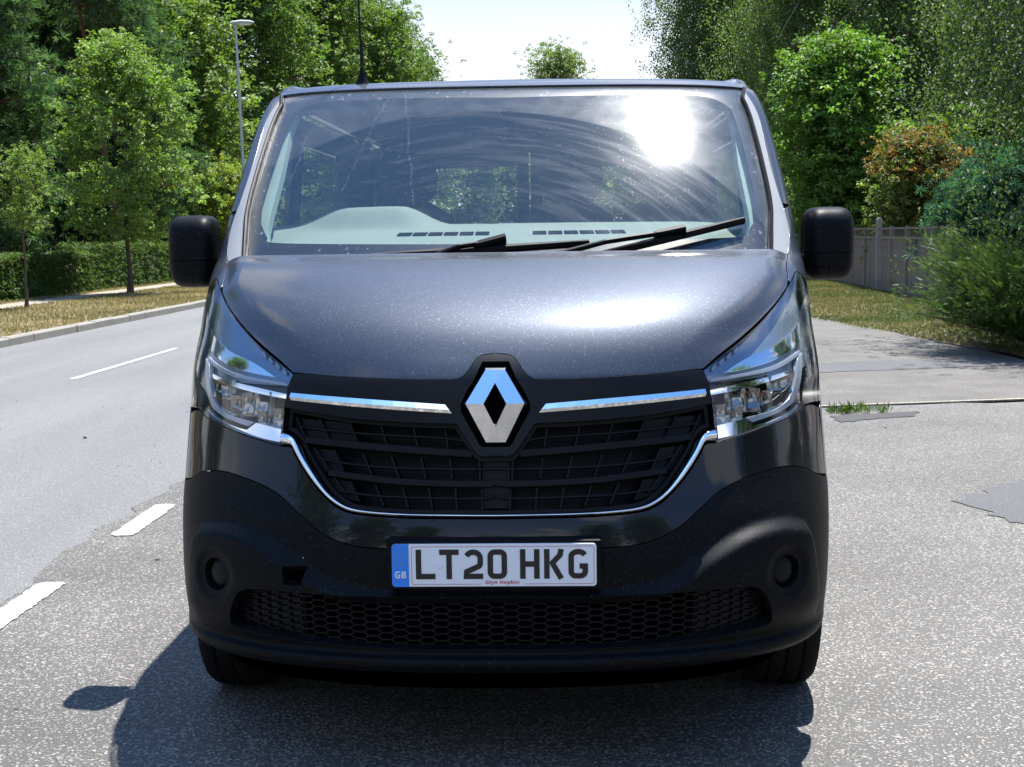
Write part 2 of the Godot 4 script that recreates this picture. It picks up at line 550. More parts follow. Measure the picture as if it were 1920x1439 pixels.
func slab(outline: PackedVector2Array, thick: float, bevel := 0.0) -> Shape:
	# a flat plate in x and y, its front at z = 0
	var out := Shape.new()
	outline = counter_clockwise(outline.duplicate())
	var front := outline
	if bevel > 0.0:
		var shrunk := Geometry2D.offset_polygon(scaled(outline, 1000.0), -bevel * 1000.0, Geometry2D.JOIN_MITER)
		front = counter_clockwise(scaled(shrunk[0], 0.001))
	var order := Geometry2D.triangulate_polygon(front)
	for p in front:
		out.point(Vector3(p.x, p.y, 0), Vector3.BACK, p)
	for k in range(0, order.size(), 3):
		var a := order[k]
		var b := order[k + 1]
		var d := order[k + 2]
		if (front[b] - front[a]).cross(front[d] - front[a]) < 0.0:
			out.tri(a, d, b)
		else:
			out.tri(a, b, d)
	var ring := front
	for k in ring.size():
		var a := ring[k]
		var b := ring[(k + 1) % ring.size()]
		var side := Vector3((b - a).y, -(b - a).x, 0).normalized()
		var f := out.v.size()
		var push := side * bevel
		out.point(Vector3(a.x, a.y, 0), (side + Vector3.BACK).normalized())
		out.point(Vector3(b.x, b.y, 0), (side + Vector3.BACK).normalized())
		out.point(Vector3(a.x, a.y, -bevel) + push, side)
		out.point(Vector3(b.x, b.y, -bevel) + push, side)
		out.point(Vector3(a.x, a.y, -thick) + push, side)
		out.point(Vector3(b.x, b.y, -thick) + push, side)
		out.quad(f + 2, f + 3, f + 1, f)
		out.quad(f + 4, f + 5, f + 3, f + 2)
	return out


# ------------------------------------------------------------------ materials
func plain(color: Color, rough: float, metal := 0.0, shine := 0.5) -> StandardMaterial3D:
	var m := StandardMaterial3D.new()
	m.albedo_color = color.linear_to_srgb()
	m.roughness = rough
	m.metallic = metal
	m.metallic_specular = shine
	return m


func grain(tiles: int, stones: int, small: float, large: float, binder: float, dark: float, light: float, warm: float) -> Array:
	# aggregate pressed into a binder: [colour picture, height picture]; repeats without a seam
	var side := tiles
	var color := PackedByteArray()
	color.resize(side * side * 3)
	var height := PackedByteArray()
	height.resize(side * side)
	height.fill(20)
	for k in side * side:
		var b := clampf(binder * rng.randf_range(0.75, 1.25), 0, 1)
		var byte := int(pow(b, 1.0 / 2.2) * 255.0)
		color[k * 3] = byte
		color[k * 3 + 1] = byte
		color[k * 3 + 2] = byte
	for k in stones:
		var r := rng.randf_range(small, large)
		var squash := rng.randf_range(0.6, 1.0)
		var turn := rng.randf() * PI
		var cx := rng.randf() * side
		var cy := rng.randf() * side
		var tone := lerpf(dark, light, pow(rng.randf(), 1.4))
		var hue := rng.randf_range(-0.5, 1.0) * warm
		var red := int(pow(clampf(tone * (1.0 + hue), 0, 1), 1.0 / 2.2) * 255.0)
		var green := int(pow(clampf(tone, 0, 1), 1.0 / 2.2) * 255.0)
		var blue := int(pow(clampf(tone * (1.0 - hue), 0, 1), 1.0 / 2.2) * 255.0)
		var lift := rng.randi_range(120, 255)
		var ca := cos(turn)
		var sa := sin(turn)
		for y in range(int(cy - r), int(cy + r) + 1):
			for x in range(int(cx - r), int(cx + r) + 1):
				var dx := x - cx
				var dy := y - cy
				var a := dx * ca + dy * sa
				var b := (dy * ca - dx * sa) / squash
				if a * a + b * b < r * r:
					var w := posmod(y, side) * side + posmod(x, side)
					color[w * 3] = red
					color[w * 3 + 1] = green
					color[w * 3 + 2] = blue
					height[w] = lift
	var picture := Image.create_from_data(side, side, false, Image.FORMAT_RGB8, color)
	var relief := Image.create_from_data(side, side, false, Image.FORMAT_L8, height)
	return [ImageTexture.create_from_image(picture), ImageTexture.create_from_image(relief)]


func patches(side: int, cycles: float, low: float, high: float, warm := 0.0) -> ImageTexture:
	# broad uneven wear, as a grey to multiply with; repeats without a seam
	var fast := FastNoiseLite.new()
	fast.seed = rng.randi_range(1, 9999)
	fast.noise_type = FastNoiseLite.TYPE_SIMPLEX_SMOOTH
	fast.frequency = cycles / side
	fast.fractal_octaves = 5
	fast.fractal_gain = 0.55
	var grey := fast.get_seamless_image(side, side).get_data()
	var bytes := PackedByteArray()
	bytes.resize(side * side * 4)
	for k in side * side:
		var g := lerpf(low, high, grey[k] / 255.0)
		bytes[k * 4] = int(pow(clampf(g * (1.0 + warm), 0, 1), 1 / 2.2) * 255)
		bytes[k * 4 + 1] = int(pow(clampf(g, 0, 1), 1 / 2.2) * 255)
		bytes[k * 4 + 2] = int(pow(clampf(g * (1.0 - warm), 0, 1), 1 / 2.2) * 255)
		bytes[k * 4 + 3] = 255
	return ImageTexture.create_from_image(Image.create_from_data(side, side, false, Image.FORMAT_RGBA8, bytes))


func specks(side: int, count: int, strong: float) -> ImageTexture:
	# dried spots of dust: pale dots of their own outline on nothing
	var bytes := PackedByteArray()
	bytes.resize(side * side * 4)
	for k in side * side:
		bytes[k * 4] = 186
		bytes[k * 4 + 1] = 192
		bytes[k * 4 + 2] = 204
	for k in count:
		var r := 0.6 + 1.9 * pow(rng.randf(), 4.0)
		var cx := rng.randf() * side
		var cy := rng.randf() * side
		var a := int(255 * strong * rng.randf_range(0.15, 1.0))
		for y in range(int(cy - r), int(cy + r) + 1):
			for x in range(int(cx - r), int(cx + r) + 1):
				if Vector2(x - cx, y - cy).length() <= r:
					bytes[(posmod(y, side) * side + posmod(x, side)) * 4 + 3] = a
	return ImageTexture.create_from_image(Image.create_from_data(side, side, false, Image.FORMAT_RGBA8, bytes))


func windscreen_dirt() -> ImageTexture:
	# road film on the glass: dust left outside the wiper sweeps, streaks of smeared dirt along the arcs inside, runs and splashes
	var wide := 1024
	var high := 512
	var bytes := PackedByteArray()
	bytes.resize(wide * high * 4)
	var fast := FastNoiseLite.new()
	fast.seed = 5
	fast.frequency = 1.0
	fast.fractal_octaves = 3
	for row in high:
		var y := (1.0 - float(row) / high) * 1.04  # metres up the glass
		for column in wide:
			var x := (float(column) / wide - 0.5) * 2.0
			var a := 0.085 + 0.035 * fast.get_noise_2d(x * 9.0, y * 9.0)
			for wiper in [Vector3(-0.10, -0.20, 1.02), Vector3(-0.62, -0.14, 0.72)]:
				var d := Vector2(x - wiper.x, y - wiper.y)
				var r := d.length()
				if r < wiper.z and r > 0.22 and d.angle() > -0.1:
					var s := fast.get_noise_2d(r * 46.0, 10.0 + d.angle() * 2.6)
					var t := fast.get_noise_2d(r * 13.0, 30.0 + d.angle() * 1.7)
					var swept := 0.022 + 0.026 * smoothstep(0.0, 0.7, s) + 0.034 * smoothstep(-0.1, 0.6, t)
					a = minf(a, lerpf(swept, a, smoothstep(wiper.z - 0.012, wiper.z, r)))
			var at := (row * wide + column) * 4
			bytes[at] = 188
			bytes[at + 1] = 194
			bytes[at + 2] = 202
			bytes[at + 3] = int(clampf(a, 0, 1) * 255)
	for k in 1500:
		var px := rng.randi_range(2, wide - 3)
		var py := rng.randi_range(2, high - 3)
		var at := (py * wide + px) * 4 + 3
		bytes[at] = mini(255, bytes[at] + rng.randi_range(30, 120))
	# two runs that dried on the driver's side, and a smear by the pillar
	for run in [[Vector2(-0.43, 0.95), Vector2(-0.545, 0.40), 60], [Vector2(-0.38, 0.98), Vector2(-0.30, 0.32), 70], [Vector2(-0.70, 0.72), Vector2(-0.77, 0.12), 50]]:
		for k in 400:
			var s := k / 400.0
			var p: Vector2 = run[0].lerp(run[1], s) + Vector2(fast.get_noise_1d(s * 5.0 + run[2]) * 0.010 + rng.randf_range(-0.003, 0.003), 0)
			var px := int((p.x / 2.0 + 0.5) * wide)
			var py := int((1.0 - p.y / 1.04) * high)
			if px > 1 and px < wide - 2 and py > 0 and py < high - 1 and rng.randf() < 0.42:
				var at := (py * wide + px) * 4 + 3
				bytes[at] = mini(255, bytes[at] + run[2] / 2 + rng.randi_range(0, 70))
	return ImageTexture.create_from_image(Image.create_from_data(wide, high, false, Image.FORMAT_RGBA8, bytes))


func make_materials() -> void:
	# paint and plastics of the van
	var spots := specks(1024, 9000, 0.36)
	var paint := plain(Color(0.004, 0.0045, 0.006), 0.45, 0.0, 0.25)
	paint.clearcoat_enabled = true
	paint.clearcoat = 0.75
	paint.clearcoat_roughness = 0.04
	M.paint = paint
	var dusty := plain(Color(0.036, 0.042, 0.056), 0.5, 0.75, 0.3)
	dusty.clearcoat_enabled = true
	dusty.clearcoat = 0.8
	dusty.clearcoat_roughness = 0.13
	dusty.detail_enabled = true
	dusty.detail_albedo = spots
	dusty.detail_blend_mode = BaseMaterial3D.BLEND_MODE_MIX
	dusty.detail_uv_layer = BaseMaterial3D.DETAIL_UV_1
	dusty.uv1_triplanar = true
	dusty.uv1_scale = Vector3(1.9, 1.9, 1.9)
	M.dusty_paint = dusty
	var satin := plain(Color(0.004, 0.0044, 0.0055), 0.46, 0.0, 0.22)
	satin.heightmap_enabled = true
	satin.heightmap_texture = patches(256, 18.0, 0.0, 1.0)
	satin.heightmap_scale = 0.012
	satin.uv1_triplanar = true
	satin.uv1_scale = Vector3.ONE * 9.0
	satin.detail_enabled = true
	satin.detail_albedo = specks(512, 1500, 0.11)
	satin.detail_uv_layer = BaseMaterial3D.DETAIL_UV_2
	satin.uv2_triplanar = true
	satin.uv2_scale = Vector3.ONE * 2.6
	M.plastic = satin
	M.mask = plain(Color(0.005, 0.006, 0.008), 0.36, 0.0, 0.32)
	M.grille = plain(Color(0.006, 0.0065, 0.008), 0.45, 0.0, 0.28)
	M.black = plain(Color(0.002, 0.002, 0.0025), 0.8, 0.0, 0.1)
	M.rubber = plain(Color(0.006, 0.006, 0.007), 0.6, 0.0, 0.3)
	M.tyre = plain(Color(0.011, 0.011, 0.011), 0.85, 0.0, 0.2)
	M.chrome = plain(Color(0.86, 0.87, 0.88), 0.05, 1.0)
	M.silver = plain(Color(0.35, 0.36, 0.38), 0.35, 1.0)
	M.trim = plain(Color(0.27, 0.27, 0.27), 0.30, 0.0, 0.6)  # sheen of the bright sky is put into this grey
	M.lamp_back = plain(Color(0.005, 0.006, 0.008), 0.3)
	M.guide = plain(Color(0.30, 0.33, 0.38), 0.2, 0.0, 0.6)
	M.reflector = plain(Color(0.24, 0.235, 0.22), 0.10, 1.0)
	M.bezel = plain(Color(0.20, 0.25, 0.32), 0.22, 0.6)
	var clear := StandardMaterial3D.new()
	clear.albedo_color = Color(0.05, 0.05, 0.05, 0.02)
	clear.transparency = BaseMaterial3D.TRANSPARENCY_ALPHA
	clear.roughness = 0.05
	M.lens = clear
	var glass := StandardMaterial3D.new()
	glass.albedo_color = Color(0.10, 0.30, 0.25, 0.03)
	glass.transparency = BaseMaterial3D.TRANSPARENCY_ALPHA
	glass.roughness = 0.06
	M.glass = glass
	var film := plain(Color(0.75, 0.75, 0.75), 0.30)
	film.albedo_texture = windscreen_dirt()
	film.transparency = BaseMaterial3D.TRANSPARENCY_ALPHA
	film.uv1_scale = Vector3(0.5, -1.0 / 6.35, 1)
	film.uv1_offset = Vector3(0.5, 1.0 + 22.0 / 6.35, 0)
	film.texture_repeat = false
	M.film = film
	var frit := plain(Color(0.010, 0.010, 0.012), 0.25)
	frit.detail_enabled = true
	frit.detail_albedo = specks(512, 900, 0.7)
	frit.uv1_triplanar = true
	frit.uv1_scale = Vector3.ONE * 0.8
	M.frit = frit
	M.dash = plain(Color(0.115, 0.175, 0.145), 0.75)  # green cast of the windscreen glass put into the dashboard's colour
	M.dash_dark = plain(Color(0.02, 0.022, 0.024), 0.6)
	M.seat = plain(Color(0.025, 0.027, 0.03), 0.95)
	M.lining = plain(Color(0.12, 0.12, 0.12), 0.95)
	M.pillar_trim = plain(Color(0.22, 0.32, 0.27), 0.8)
	M.plate_white = plain(Color(0.74, 0.76, 0.80), 0.35)
	M.plate_blue = plain(Color(0.02, 0.22, 0.75), 0.35)
	M.plate_black = plain(Color(0.008, 0.008, 0.009), 0.35)
	M.plate_red = plain(Color(0.50, 0.05, 0.08), 0.4)
	M.star = plain(Color(0.45, 0.50, 0.30), 0.4)
	# ground
	var road := grain(1024, 20000, 1.6, 3.8, 0.145, 0.16, 0.34, 0.06)
	var rough := grain(1024, 17000, 1.8, 4.6, 0.085, 0.13, 0.40, 0.10)
	var wear := patches(512, 1.6, 0.80, 1.0, 0.01)
	var blotches := patches(512, 4.0, 0.62, 1.0, 0.012)
	var streaks := patches(512, 4.0, 0.74, 1.0, 0.004)
	M.road = laid(road, 0.8, streaks, 1.0, 0.25, 0.75, Color(0.95, 0.95, 0.95))
	M.road.uv2_scale = Vector3(0.19, 1.0, 0.021)
	M.rough = laid(rough, 0.75, blotches, 0.16, 0.5, 0.68, Color(1.0, 0.98, 0.95))
	var footway := grain(512, 9000, 1.2, 2.6, 0.12, 0.14, 0.33, 0.06)
	M.footway = laid(footway, 0.9, blotches, 0.30, 0.3, 0.8, Color(0.92, 0.89, 0.85))
	M.patch = laid(road, 0.9, wear, 0.3, 0.3, 0.75, Color(0.72, 0.72, 0.74))
	M.seam = laid(road, 0.9, wear, 0.3, 0.3, 0.75, Color(0.5, 0.5, 0.51))
	M.kerb = laid(footway, 1.4, wear, 0.5, 0.3, 0.85, Color(1.3, 1.27, 1.2))
	M.path = laid(footway, 0.8, wear, 0.15, 0.2, 0.85, Color(1.35, 1.28, 1.16))
	var worn := plain(Color(0.78, 0.77, 0.72), 0.6)
	worn.albedo_texture = patches(256, 14.0, 0.40, 1.0)
	worn.uv1_triplanar = true
	worn.uv1_scale = Vector3.ONE * 1.7
	worn.heightmap_enabled = true
	worn.heightmap_texture = rough[1]
	worn.heightmap_scale = 0.25
	M.marking = worn
	M.faded = plain(Color(0.50, 0.50, 0.48), 0.7)
	var soil := plain(Color(0.9, 0.9, 0.9), 0.95)
	soil.albedo_texture = patches(512, 5.0, 0.07, 0.22, 0.35)
	soil.uv1_triplanar = true
	soil.uv1_world_triplanar = true
	soil.uv1_scale = Vector3.ONE * 0.21
	M.dry_soil = soil
	var turf := plain(Color(0.9, 0.9, 0.9), 0.95)
	turf.albedo_texture = patches(512, 5.0, 0.05, 0.16, 0.25)
	turf.uv1_triplanar = true
	turf.uv1_world_triplanar = true
	turf.uv1_scale = Vector3.ONE * 0.3
	M.turf = turf
	# wood, concrete, metal, leaves
	var boards := plain(Color(0.9, 0.88, 0.84), 0.9)
	boards.albedo_texture = patches(256, 6.0, 0.10, 0.21, 0.16)  # weathered wood, darkened to put the trees' shade into its colour
	boards.uv1_triplanar = true
	boards.uv1_scale = Vector3(5, 0.5, 5)
	M.board = boards
	M.old_wood = plain(Color(0.16, 0.14, 0.11), 0.9)
	M.concrete = laid(footway, 1.6, wear, 0.7, 0.2, 0.9, Color(1.25, 1.22, 1.15))
	M.galvanised = plain(Color(0.36, 0.40, 0.40), 0.5, 0.4)
	M.lamp_glass = plain(Color(0.55, 0.58, 0.58), 0.25)
	var bark := plain(Color(0.9, 0.9, 0.9), 0.95)
	bark.albedo_texture = patches(256, 8.0, 0.03, 0.13, 0.10)
	bark.uv1_triplanar = true
	bark.uv1_scale = Vector3(5, 0.8, 5)
	bark.albedo_color = Color(0.95, 0.85, 0.76)
	M.bark = bark
	var red_bark: StandardMaterial3D = bark.duplicate()
	red_bark.albedo_color = Color(1.0, 0.72, 0.6)
	M.pine_bark = red_bark
	var pale_bark: StandardMaterial3D = bark.duplicate()
	pale_bark.albedo_texture = patches(256, 8.0, 0.08, 0.55, 0.02)
	M.birch_bark = pale_bark
	M.leaf = leafy(0.58, Color(0.85, 1.0, 0.30), 0.95)
	M.needle = leafy(0.55, Color(0.75, 1.0, 0.45), 0.9)
	M.blade = leafy(0.6, Color(0.7, 0.8, 0.3), 0.6)


func leafy(rough: float, through: Color, share: float) -> StandardMaterial3D:
	var m := plain(Color.WHITE, rough)
	m.vertex_color_use_as_albedo = true
	m.cull_mode = BaseMaterial3D.CULL_DISABLED
	m.backlight_enabled = true
	m.backlight = (through * share).linear_to_srgb()
	return m


func laid(picture: Array, per_metre: float, wear: ImageTexture, wear_per_metre: float, relief: float, rough: float, tone := Color.WHITE) -> StandardMaterial3D:
	var m := StandardMaterial3D.new()
	m.albedo_color = tone
	m.albedo_texture = picture[0]
	m.roughness = rough
	m.heightmap_enabled = true
	m.heightmap_texture = picture[1]
	m.heightmap_scale = relief
	m.uv1_triplanar = true
	m.uv1_world_triplanar = true
	m.uv1_scale = Vector3.ONE * per_metre
	m.detail_enabled = true
	m.detail_albedo = wear
	m.detail_blend_mode = BaseMaterial3D.BLEND_MODE_MUL
	m.detail_uv_layer = BaseMaterial3D.DETAIL_UV_2
	m.uv2_triplanar = true
	m.uv2_world_triplanar = true
	m.uv2_scale = Vector3.ONE * wear_per_metre
	return m


# ------------------------------------------------------------------ the ground
func sheet(x0: float, x1: float, z0: float, z1: float, y: float) -> Shape:
	var s := Shape.new()
	s.face([Vector3(x0, y, z0), Vector3(x1, y, z0), Vector3(x1, y, z1), Vector3(x0, y, z1)])
	return s


func ground_patch(edge: PackedVector2Array, y: float) -> Shape:  # outline in (x, z)
	var s := Shape.new()
	var order := Geometry2D.triangulate_polygon(edge)
	for p in edge:
		s.point(Vector3(p.x, y, p.y), Vector3.UP, p)
	for k in range(0, order.size(), 3):
		var a := order[k]
		var b := order[k + 1]
		var d := order[k + 2]
		if (edge[b] - edge[a]).cross(edge[d] - edge[a]) > 0.0:
			s.tri(a, d, b)
		else:
			s.tri(a, b, d)
	return s


func ragged(points: Array, amount: float, step := 0.12) -> PackedVector2Array:
	var out := PackedVector2Array()
	for k in points.size():
		var a: Vector2 = points[k]
		var b: Vector2 = points[(k + 1) % points.size()]
		var count := maxi(1, int(a.distance_to(b) / step))
		for s in count:
			out.append(a.lerp(b, float(s) / count) + Vector2(rng.randf_range(-1, 1), rng.randf_range(-1, 1)) * amount)
	return out


func build_ground() -> void:
	structure("ground", sheet(-400, 400, 400, -400, -0.02), M.turf, "grassy ground running off to the horizon on both sides", "ground")
	structure("road", sheet(-7.4, 2.26, 90, -190, 0.0), M.road, "grey tarmac road running back past the left of the van", "road")
	structure("parking_strip", ground_patch(ragged([Vector2(-2.12, 40), Vector2(-2.08, -9.2), Vector2(2.28, -7.95), Vector2(6.2, -8.5), Vector2(9.0, -9.0), Vector2(9.0, 40)], 0.07, 0.22), 0.004), M.rough, "coarse stony tarmac strip under and beside the van", "parking strip")
	structure("pavement", ground_patch(PackedVector2Array([Vector2(2.26, -7.93), Vector2(5.2, -8.62), Vector2(5.2, -13.0), Vector2(4.75, -17.5), Vector2(4.3, -24.0), Vector2(3.9, -60), Vector2(2.26, -60)]), 0.008), M.footway, "light tarmac footway behind the van on the right", "pavement")
	structure("tarmac_patch", ground_patch(ragged([Vector2(2.22, -3.85), Vector2(2.45, -3.2), Vector2(2.9, -2.6), Vector2(4.2, -2.7), Vector2(4.4, -4.5), Vector2(2.75, -4.45)], 0.05, 0.08), 0.008), M.patch, "darker repaired patch in the stony tarmac at the right edge", "tarmac patch")
	structure("tarmac_seam", ground_patch(ragged([Vector2(2.25, -7.0), Vector2(2.9, -7.35), Vector2(3.0, -7.62), Vector2(2.25, -7.4)], 0.03, 0.06), 0.0085), M.seam, "dark tarmac seam beside the grass tuft at the footway edge", "tarmac patch")
	structure("cross_patch", ground_patch(ragged([Vector2(2.3, -10.6), Vector2(5.1, -11.4), Vector2(5.1, -12.3), Vector2(2.3, -11.6)], 0.02), 0.012), M.patch, "rough dark band of tarmac across the footway", "tarmac patch")
	var edging := Shape.new()
	edging.ribbon([Vector3(2.28, 0.006, -7.95), Vector3(3.1, 0.006, -8.12), Vector3(4.0, 0.006, -8.32), Vector3(5.3, 0.006, -8.6)], [Vector3.UP, Vector3.UP, Vector3.UP, Vector3.UP], [0.06, 0.06, 0.06, 0.06], [Vector2(1, 0), Vector2(1, 0.012), Vector2(-1, 0.012), Vector2(-1, 0)])
	structure("edging", edging, M.path, "pale narrow edging set across the footway on the right", "edging")
	# kerb of separate stones along the far side of the road
	var kerb := part("kerb", self)
	kerb.set_meta("kind", "structure")
	tag(kerb, "pale concrete kerb between the road and the dry verge", "kerb")
	var stone := Shape.new()
	stone.ribbon([Vector3(0, 0, 0.452), Vector3(0, 0, -0.452)], [Vector3.UP, Vector3.UP], [0.15, 0.15], [Vector2(1, -0.05), Vector2(1, 0.108), Vector2(0.85, 0.12), Vector2(-0.75, 0.12), Vector2(-1, 0.10), Vector2(-1, -0.05)])
	var stone_mesh := stone.mesh()
	for k in 72:
		var o := put("kerb_stone", stone_mesh, M.kerb, kerb)
		o.position = Vector3(-7.47 + rng.randf_range(-0.006, 0.006), rng.randf_range(-0.006, 0.004), -6.0 - k * 0.915)
		o.rotation.y = rng.randf_range(-0.006, 0.006)
	structure("verge", sheet(-13.6, -7.545, 60, -190, 0.085), M.dry_soil, "dry straw coloured grass verge beyond the road", "verge")
	structure("path", ground_patch(ragged([Vector2(-11.75, 60), Vector2(-11.75, -190), Vector2(-10.95, -190), Vector2(-10.95, 60)], 0.03, 0.6), 0.092), M.path, "pale footpath through the dry verge by the hedge", "path")
	structure("grass_strip", ground_patch(ragged([Vector2(4.3, -21.5), Vector2(4.75, -17.5), Vector2(5.0, -14.2), Vector2(5.35, -11.9), Vector2(9.0, -11.2), Vector2(9.0, -70), Vector2(3.9, -70), Vector2(4.0, -40)], 0.05, 0.3), 0.02), M.turf, "sunlit mown grass strip between the footway and the fence", "verge")
	# painted lines
	for k in range(1, 5):
		var z := -1.42 - 1.72 * (k - 2)
		var o := put(numbered("road_dash"), ground_patch(ragged([Vector2(-1.905, z), Vector2(-1.905, z - 0.76), Vector2(-1.93, z - 0.785), Vector2(-1.995, z - 0.785), Vector2(-2.02, z - 0.76), Vector2(-2.02, z), Vector2(-1.99, z + 0.015), Vector2(-1.93, z + 0.012)], 0.006, 0.025), 0.009), M.marking)
		var words: String = ["", "short white edge dash nearest the camera, below the picture's left edge", "short white edge dash cut by the left edge of the picture", "short white edge dash just left of the van's bumper", "short white edge dash hidden beside the van's flank"][k]
		tag(o, words, "road marking", "white dashes along the parking strip")
	for k in range(1, 3):
		var z := -10.9 - 6.0 * k + 6.0
		var o := put(numbered("road_line"), ground_patch(ragged([Vector2(-4.855, z), Vector2(-4.855, z - 4.0), Vector2(-4.925, z - 4.0), Vector2(-4.925, z)], 0.006, 0.1), 0.005), M.faded)
		tag(o, "thin white centre line on the far half of the road" if k == 1 else "thin white centre line dash on the road, out of sight", "road marking", "white centre line dashes")


# ------------------------------------------------------------------ the van
func section(v: float) -> Array:
	var top := STATIONS.size() - 1
	v = clampf(v, 0.0, top - 1e-6)
	var i := int(v)
	var t := v - i
	var a: Array = STATIONS[maxi(i - 1, 0)]
	var b: Array = STATIONS[i]
	var c: Array = STATIONS[mini(i + 1, top)]
	var d: Array = STATIONS[mini(i + 2, top)]
	var out := []
	for k in 6:
		out.append(b[k] + 0.5 * t * (c[k] - a[k] + t * (2.0 * a[k] - 5.0 * b[k] + 4.0 * c[k] - d[k] + t * (3.0 * (b[k] - c[k]) + d[k] - a[k]))))
	return out


func body(u: float, v: float) -> Vector3:
	var s := section(v)
	var a := absf(u)
	var f := minf(a, 1.0) * PI / 2
	var p: float = s[4]
	var si := sin(f)
	var co := maxf(cos(f), 0.0)
	var n := pow(pow(si, p) + pow(co, p), 1.0 / p)
	var k := 1.0 - co / n
	return Vector3(s[2] * si / n * signf(u), s[0] - s[5] * k, -(s[1] + s[3] * k + maxf(a - 1.0, 0.0) * SIDE_LENGTH))


func screen_surface(u: float, v: float) -> Vector3:
	# the windscreen runs on straight below the line where the bonnet meets it
	if v >= 23.6:
		return body(u, v)
	var a := body(u, 23.6)
	return a + (a - body(u, 24.0)) * ((23.6 - v) / 0.4) * 0.8


func outward(u: float) -> Vector3:
	var f := minf(absf(u), 1.0) * PI / 2
	return Vector3(sin(f) * 0.8 * signf(u), 0.05, cos(f)).normalized()


var bonnet_edge: PackedVector2Array
func bonnet_surface(u: float, v: float) -> Vector3:
	# the middle of the bonnet stands a little proud and falls to its side edges
	var d := 1.0
	var p := Vector2(absf(u) * 1.25, v * 0.085)
	for k in bonnet_edge.size() - 1:
		d = minf(d, p.distance_to(Geometry2D.get_closest_point_to_segment(p, bonnet_edge[k], bonnet_edge[k + 1])))
	return body(u, v) + Vector3(0, 0.85, 0.5) * 0.016 * smoothstep(0.0, 0.10, d) * smoothstep(15.1, 17.4, v)


var pod: PackedVector2Array
func cover_surface(u: float, v: float) -> Vector3:
	# the lower module stands out from the bumper below a rising contour; the lamp blanks lie in round hollows
	var a := absf(u)
	var p := Vector2(a * 1.2, section(v)[0])
	var d := 1.0
	for k in pod.size() - 1:
		d = minf(d, p.distance_to(Geometry2D.get_closest_point_to_segment(p, pod[k], pod[k + 1])))
	var inside := Geometry2D.is_point_in_polygon(p, pod)
	var out := 0.036 * smoothstep(0.0, 0.042, d) if inside and v > 5.7 else 0.0
	if v < 7.0:
		out *= smoothstep(5.7, 7.0, v)
	out *= 1.0 - 0.85 * smoothstep(0.60, 0.78, a)
	var fog := Vector2(a * 1.2, p.y) - Vector2(0.5435 * 1.2, 0.528)
	out -= 0.010 * smoothstep(0.075, 0.050, fog.length())
	return body(u, v) + outward(u) * out


func roof_surface(u: float, v: float) -> Vector3:
	var p := body(u, v)
	var ditch := smoothstep(0.62, 0.70, absf(u))
	p += Vector3(0, 1, 0) * ditch * (0.014 * exp(-pow((v - 29.8) / 0.35, 2.0)) - 0.034 * exp(-pow((v - 30.55) / 0.22, 2.0)))
	return p


func flank(back: float, up: float, side: float) -> Vector2:  # share and section of a point of the flank, from its set-back and height
	var low := 0.0
	var high := STATIONS.size() - 1.0
	for k in 40:
		var v := (low + high) * 0.5
		var s := section(v)
		if s[0] - s[5] < up:
			low = v
		else:
			high = v
	var s := section(low)
	var start: float = s[1] + s[3]
	if back >= start:
		return Vector2(side * (1.0 + (back - start) / SIDE_LENGTH), low)
	var a := 0.0
	var b := 1.0
	for k in 40:
		var m := (a + b) * 0.5
		if -body(m, low).z < back:
			a = m
		else:
			b = m
	return Vector2(side * a, low)


func flanks(points: Array, side: float, fine := 1) -> PackedVector2Array:
	var out := PackedVector2Array()
	for k in points.size():
		for s in fine:
			var p: Vector2 = points[k].lerp(points[(k + 1) % points.size()], float(s) / fine)
			out.append(flank(p.x, p.y, side))
	return out


func arch(middle: float, radius: float, from: float, to: float, count := 14) -> Array:  # along a wheel arch: set-back, height; angles from the back
	var out := []
	for k in count + 1:
		var turn := lerpf(from, to, float(k) / count)
		out.append(Vector2(middle + cos(turn) * radius, 0.335 + sin(turn) * radius))
	return out


func on(surface: Callable, line: PackedVector2Array, lift: float, du := 0.002, dv := 0.02) -> Array:  # [points, normals] of a line laid on a surface
	var at := []
	var up := []
	for p in line:
		var n := normal_at(surface, p.x, p.y, du, dv)
		at.append(surface.call(p.x, p.y) + n * lift)
		up.append(n)
	return [at, up]


func moulding(line: PackedVector2Array, lift: float, width: float, deep: float, round_off := 0.0015, surface = null) -> Shape:
	var laid_on := on(surface if surface != null else body, line, lift)
	var widths := []
	widths.resize(line.size())
	widths.fill(width)
	var s := Shape.new()
	var e := 1.0 - 2.0 * round_off / width
	s.ribbon(laid_on[0], laid_on[1], widths, [Vector2(1, -deep), Vector2(1, -round_off), Vector2(e, 0), Vector2(-e, 0), Vector2(-1, -round_off), Vector2(-1, -deep)])
	return s


func flip(line: PackedVector2Array) -> PackedVector2Array:
	var out := PackedVector2Array()
	for k in range(line.size() - 1, -1, -1):
		out.append(Vector2(-line[k].x, line[k].y))
	return out


